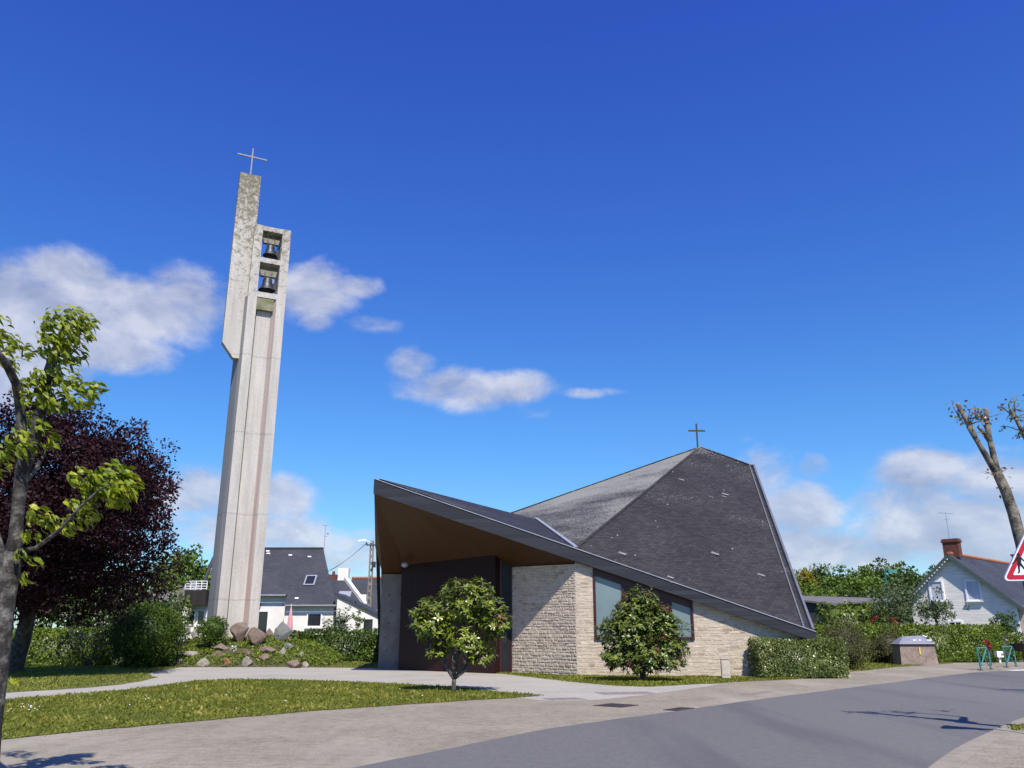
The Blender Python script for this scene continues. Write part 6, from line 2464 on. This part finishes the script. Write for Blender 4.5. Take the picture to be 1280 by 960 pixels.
w = bpy.data.worlds.new("World")
scene.world = w
w.use_nodes = True
t = NT(w.node_tree)
out = t.n("ShaderNodeOutputWorld")
sky = t.n("ShaderNodeTexSky", sky_type="NISHITA", sun_disc=False)
sky.sun_elevation = SUN_EL
sky.sun_rotation = math.pi - SUN_AZ
sky.altitude = 0
sky.air_density = 1.0
sky.dust_density = 0.35
sky.ozone_density = 3.0
tcw = t.n("ShaderNodeTexCoord")
gen = tcw.outputs["Generated"]
hsv = t.n("ShaderNodeHueSaturation")
hsv.inputs["Saturation"].default_value = 1.22
hsv.inputs["Value"].default_value = 1.0
t.l(sky.outputs[0], hsv.inputs["Color"])
bg = t.n("ShaderNodeBackground")
bg.inputs["Strength"].default_value = 0.088
sep = t.n("ShaderNodeSeparateXYZ")
t.l(gen, sep.inputs[0])
az = t.math("ARCTAN2", sep.outputs[0], sep.outputs[1])
el = t.math("ARCSINE", sep.outputs[2])
tintc = t.ramp(t.math("DIVIDE", el, 1.0), [(0.0, (0.45, 0.62, 0.74)), (0.25, (0.43, 0.62, 0.83)), (0.48, (0.41, 0.52, 0.93)), (0.70, (0.40, 0.44, 0.98))])
t.l(t.mix(1.0, t.mix(1.0, hsv.outputs[0], tintc, "MULTIPLY"), (1.75, 1.75, 1.75), "MULTIPLY"), bg.inputs["Color"])
comb = t.n("ShaderNodeCombineXYZ")
t.l(az, comb.inputs[0])
t.l(el, comb.inputs[1])
ae = comb.outputs[0]


def ang(px, py):
    d = ray(px, py).normalized()
    return math.atan2(d.x, d.y), math.asin(d.z)


CL = [
    # px, py, rx, ry, weight
    (30, 400, 150, 78, 1.0), (150, 385, 130, 48, 1.0), (90, 350, 70, 40, 0.9), (0, 470, 120, 60, 0.95), (230, 385, 70, 55, 0.85), (110, 430, 120, 40, 0.9),
    (390, 365, 62, 44, 0.75), (440, 358, 44, 18, 0.66), (395, 400, 30, 22, 0.62), (465, 406, 44, 16, 0.54),
    (585, 487, 110, 30, 0.8), (512, 458, 40, 28, 0.66), (640, 485, 70, 28, 0.75), (735, 491, 52, 9, 0.55), (670, 515, 45, 12, 0.42),
    (350, 622, 55, 36, 0.85), (245, 615, 70, 40, 0.85), (300, 660, 150, 35, 0.75), (430, 690, 150, 40, 0.62), (560, 740, 300, 50, 0.5),
    (955, 590, 55, 44, 0.62), (1000, 640, 75, 45, 0.8), (985, 690, 110, 45, 0.85), (1015, 585, 32, 20, 0.55), (925, 545, 26, 15, 0.52),
    (1150, 590, 85, 36, 0.85), (1130, 625, 100, 34, 0.8), (1240, 600, 90, 50, 0.8), (1190, 660, 170, 50, 0.95), (1080, 690, 120, 36, 0.8), (1230, 690, 120, 40, 0.9),
    (-150, 420, 180, 110, 0.9), (1450, 560, 200, 110, 0.9), (1100, 60, 40, 8, 0.0),
]
acc = None
for px, py, rx, ry, wt in CL:
    if wt <= 0:
        continue
    a0, e0 = ang(px, py)
    a1, _ = ang(px + rx, py)
    _, e1 = ang(px, py - ry)
    vm = t.n("ShaderNodeVectorMath", operation="SUBTRACT")
    t.l(ae, vm.inputs[0])
    vm.inputs[1].default_value = (a0, e0, 0)
    vs = t.n("ShaderNodeVectorMath", operation="MULTIPLY")
    t.l(vm.outputs[0], vs.inputs[0])
    vs.inputs[1].default_value = (1 / max(1e-3, abs(a1 - a0)), 1 / max(1e-3, abs(e1 - e0)), 0)
    ln_ = t.n("ShaderNodeVectorMath", operation="LENGTH")
    t.l(vs.outputs[0], ln_.inputs[0])
    mr = t.n("ShaderNodeMapRange", interpolation_type="SMOOTHSTEP")
    mr.inputs["From Min"].default_value = 0.25
    mr.inputs["From Max"].default_value = 1.55
    mr.inputs["To Min"].default_value = wt
    mr.inputs["To Max"].default_value = 0.0
    t.l(ln_.outputs["Value"], mr.inputs["Value"])
    acc = mr.outputs[0] if acc is None else t.math("MAXIMUM", acc, mr.outputs[0])
n1 = t.noise(t.mapping(ae, (1, 1.6, 1)), 10.0, 10, 0.58, 0.3)
n2 = t.noise(t.mapping(ae, (1, 1.5, 1)), 26.0, 6, 0.6)
dens = t.math("ADD", acc, t.math("MULTIPLY", t.math("SUBTRACT", n1, 0.5), 1.15))
dens = t.math("ADD", dens, t.math("MULTIPLY", t.math("SUBTRACT", n2, 0.5), 0.28))
n3 = t.noise(t.mapping(ae, (1, 1.3, 1)), 60.0, 5, 0.65)
dens = t.math("ADD", dens, t.math("MULTIPLY", t.math("SUBTRACT", n3, 0.5), 0.22))
fac = t.n("ShaderNodeMapRange", interpolation_type="SMOOTHSTEP")
fac.inputs["From Min"].default_value = 0.27
fac.inputs["From Max"].default_value = 0.84
fac.inputs["To Max"].default_value = 0.82
t.l(dens, fac.inputs["Value"])
# clouds lit from above: compare the billow with the one a little higher
up = t.n("ShaderNodeVectorMath", operation="ADD")
t.l(ae, up.inputs[0])
up.inputs[1].default_value = (0.008, 0.022, 0)
n1u = t.noise(t.mapping(up.outputs[0], (1, 1.6, 1)), 10.0, 6, 0.58, 0.3)
n1l = t.noise(t.mapping(ae, (1, 1.6, 1)), 10.0, 6, 0.58, 0.3)
lit = t.math("ADD", 0.5, t.math("MULTIPLY", t.math("SUBTRACT", n1l, n1u), 1.7))
lit = t.math("ADD", t.math("MULTIPLY", lit, 0.7), t.math("MULTIPLY", t.noise(ae, 5.0, 4, 0.5), 0.3))
ccol = t.ramp(lit, [(0.24, (0.33, 0.37, 0.51)), (0.48, (0.47, 0.50, 0.62)), (0.70, (0.66, 0.67, 0.74))])
bgc = t.n("ShaderNodeBackground")
bgc.inputs["Strength"].default_value = 0.85
t.l(ccol, bgc.inputs["Color"])
mxs = t.n("ShaderNodeMixShader")
t.l(fac.outputs[0], mxs.inputs[0])
t.l(bg.outputs[0], mxs.inputs[1])
t.l(bgc.outputs[0], mxs.inputs[2])
t.l(mxs.outputs[0], out.inputs[0])

vs_ = scene.view_settings
vs_.view_transform = "Standard"
vs_.look = "None"
vs_.exposure = 0.40
vs_.gamma = 1
vs_.use_curve_mapping = False
scene.render.film_transparent = False
scene.cycles.max_bounces = 6
scene.cycles.transparent_max_bounces = 6
scene.cycles.use_denoising = True
bpy.context.view_layer.update()
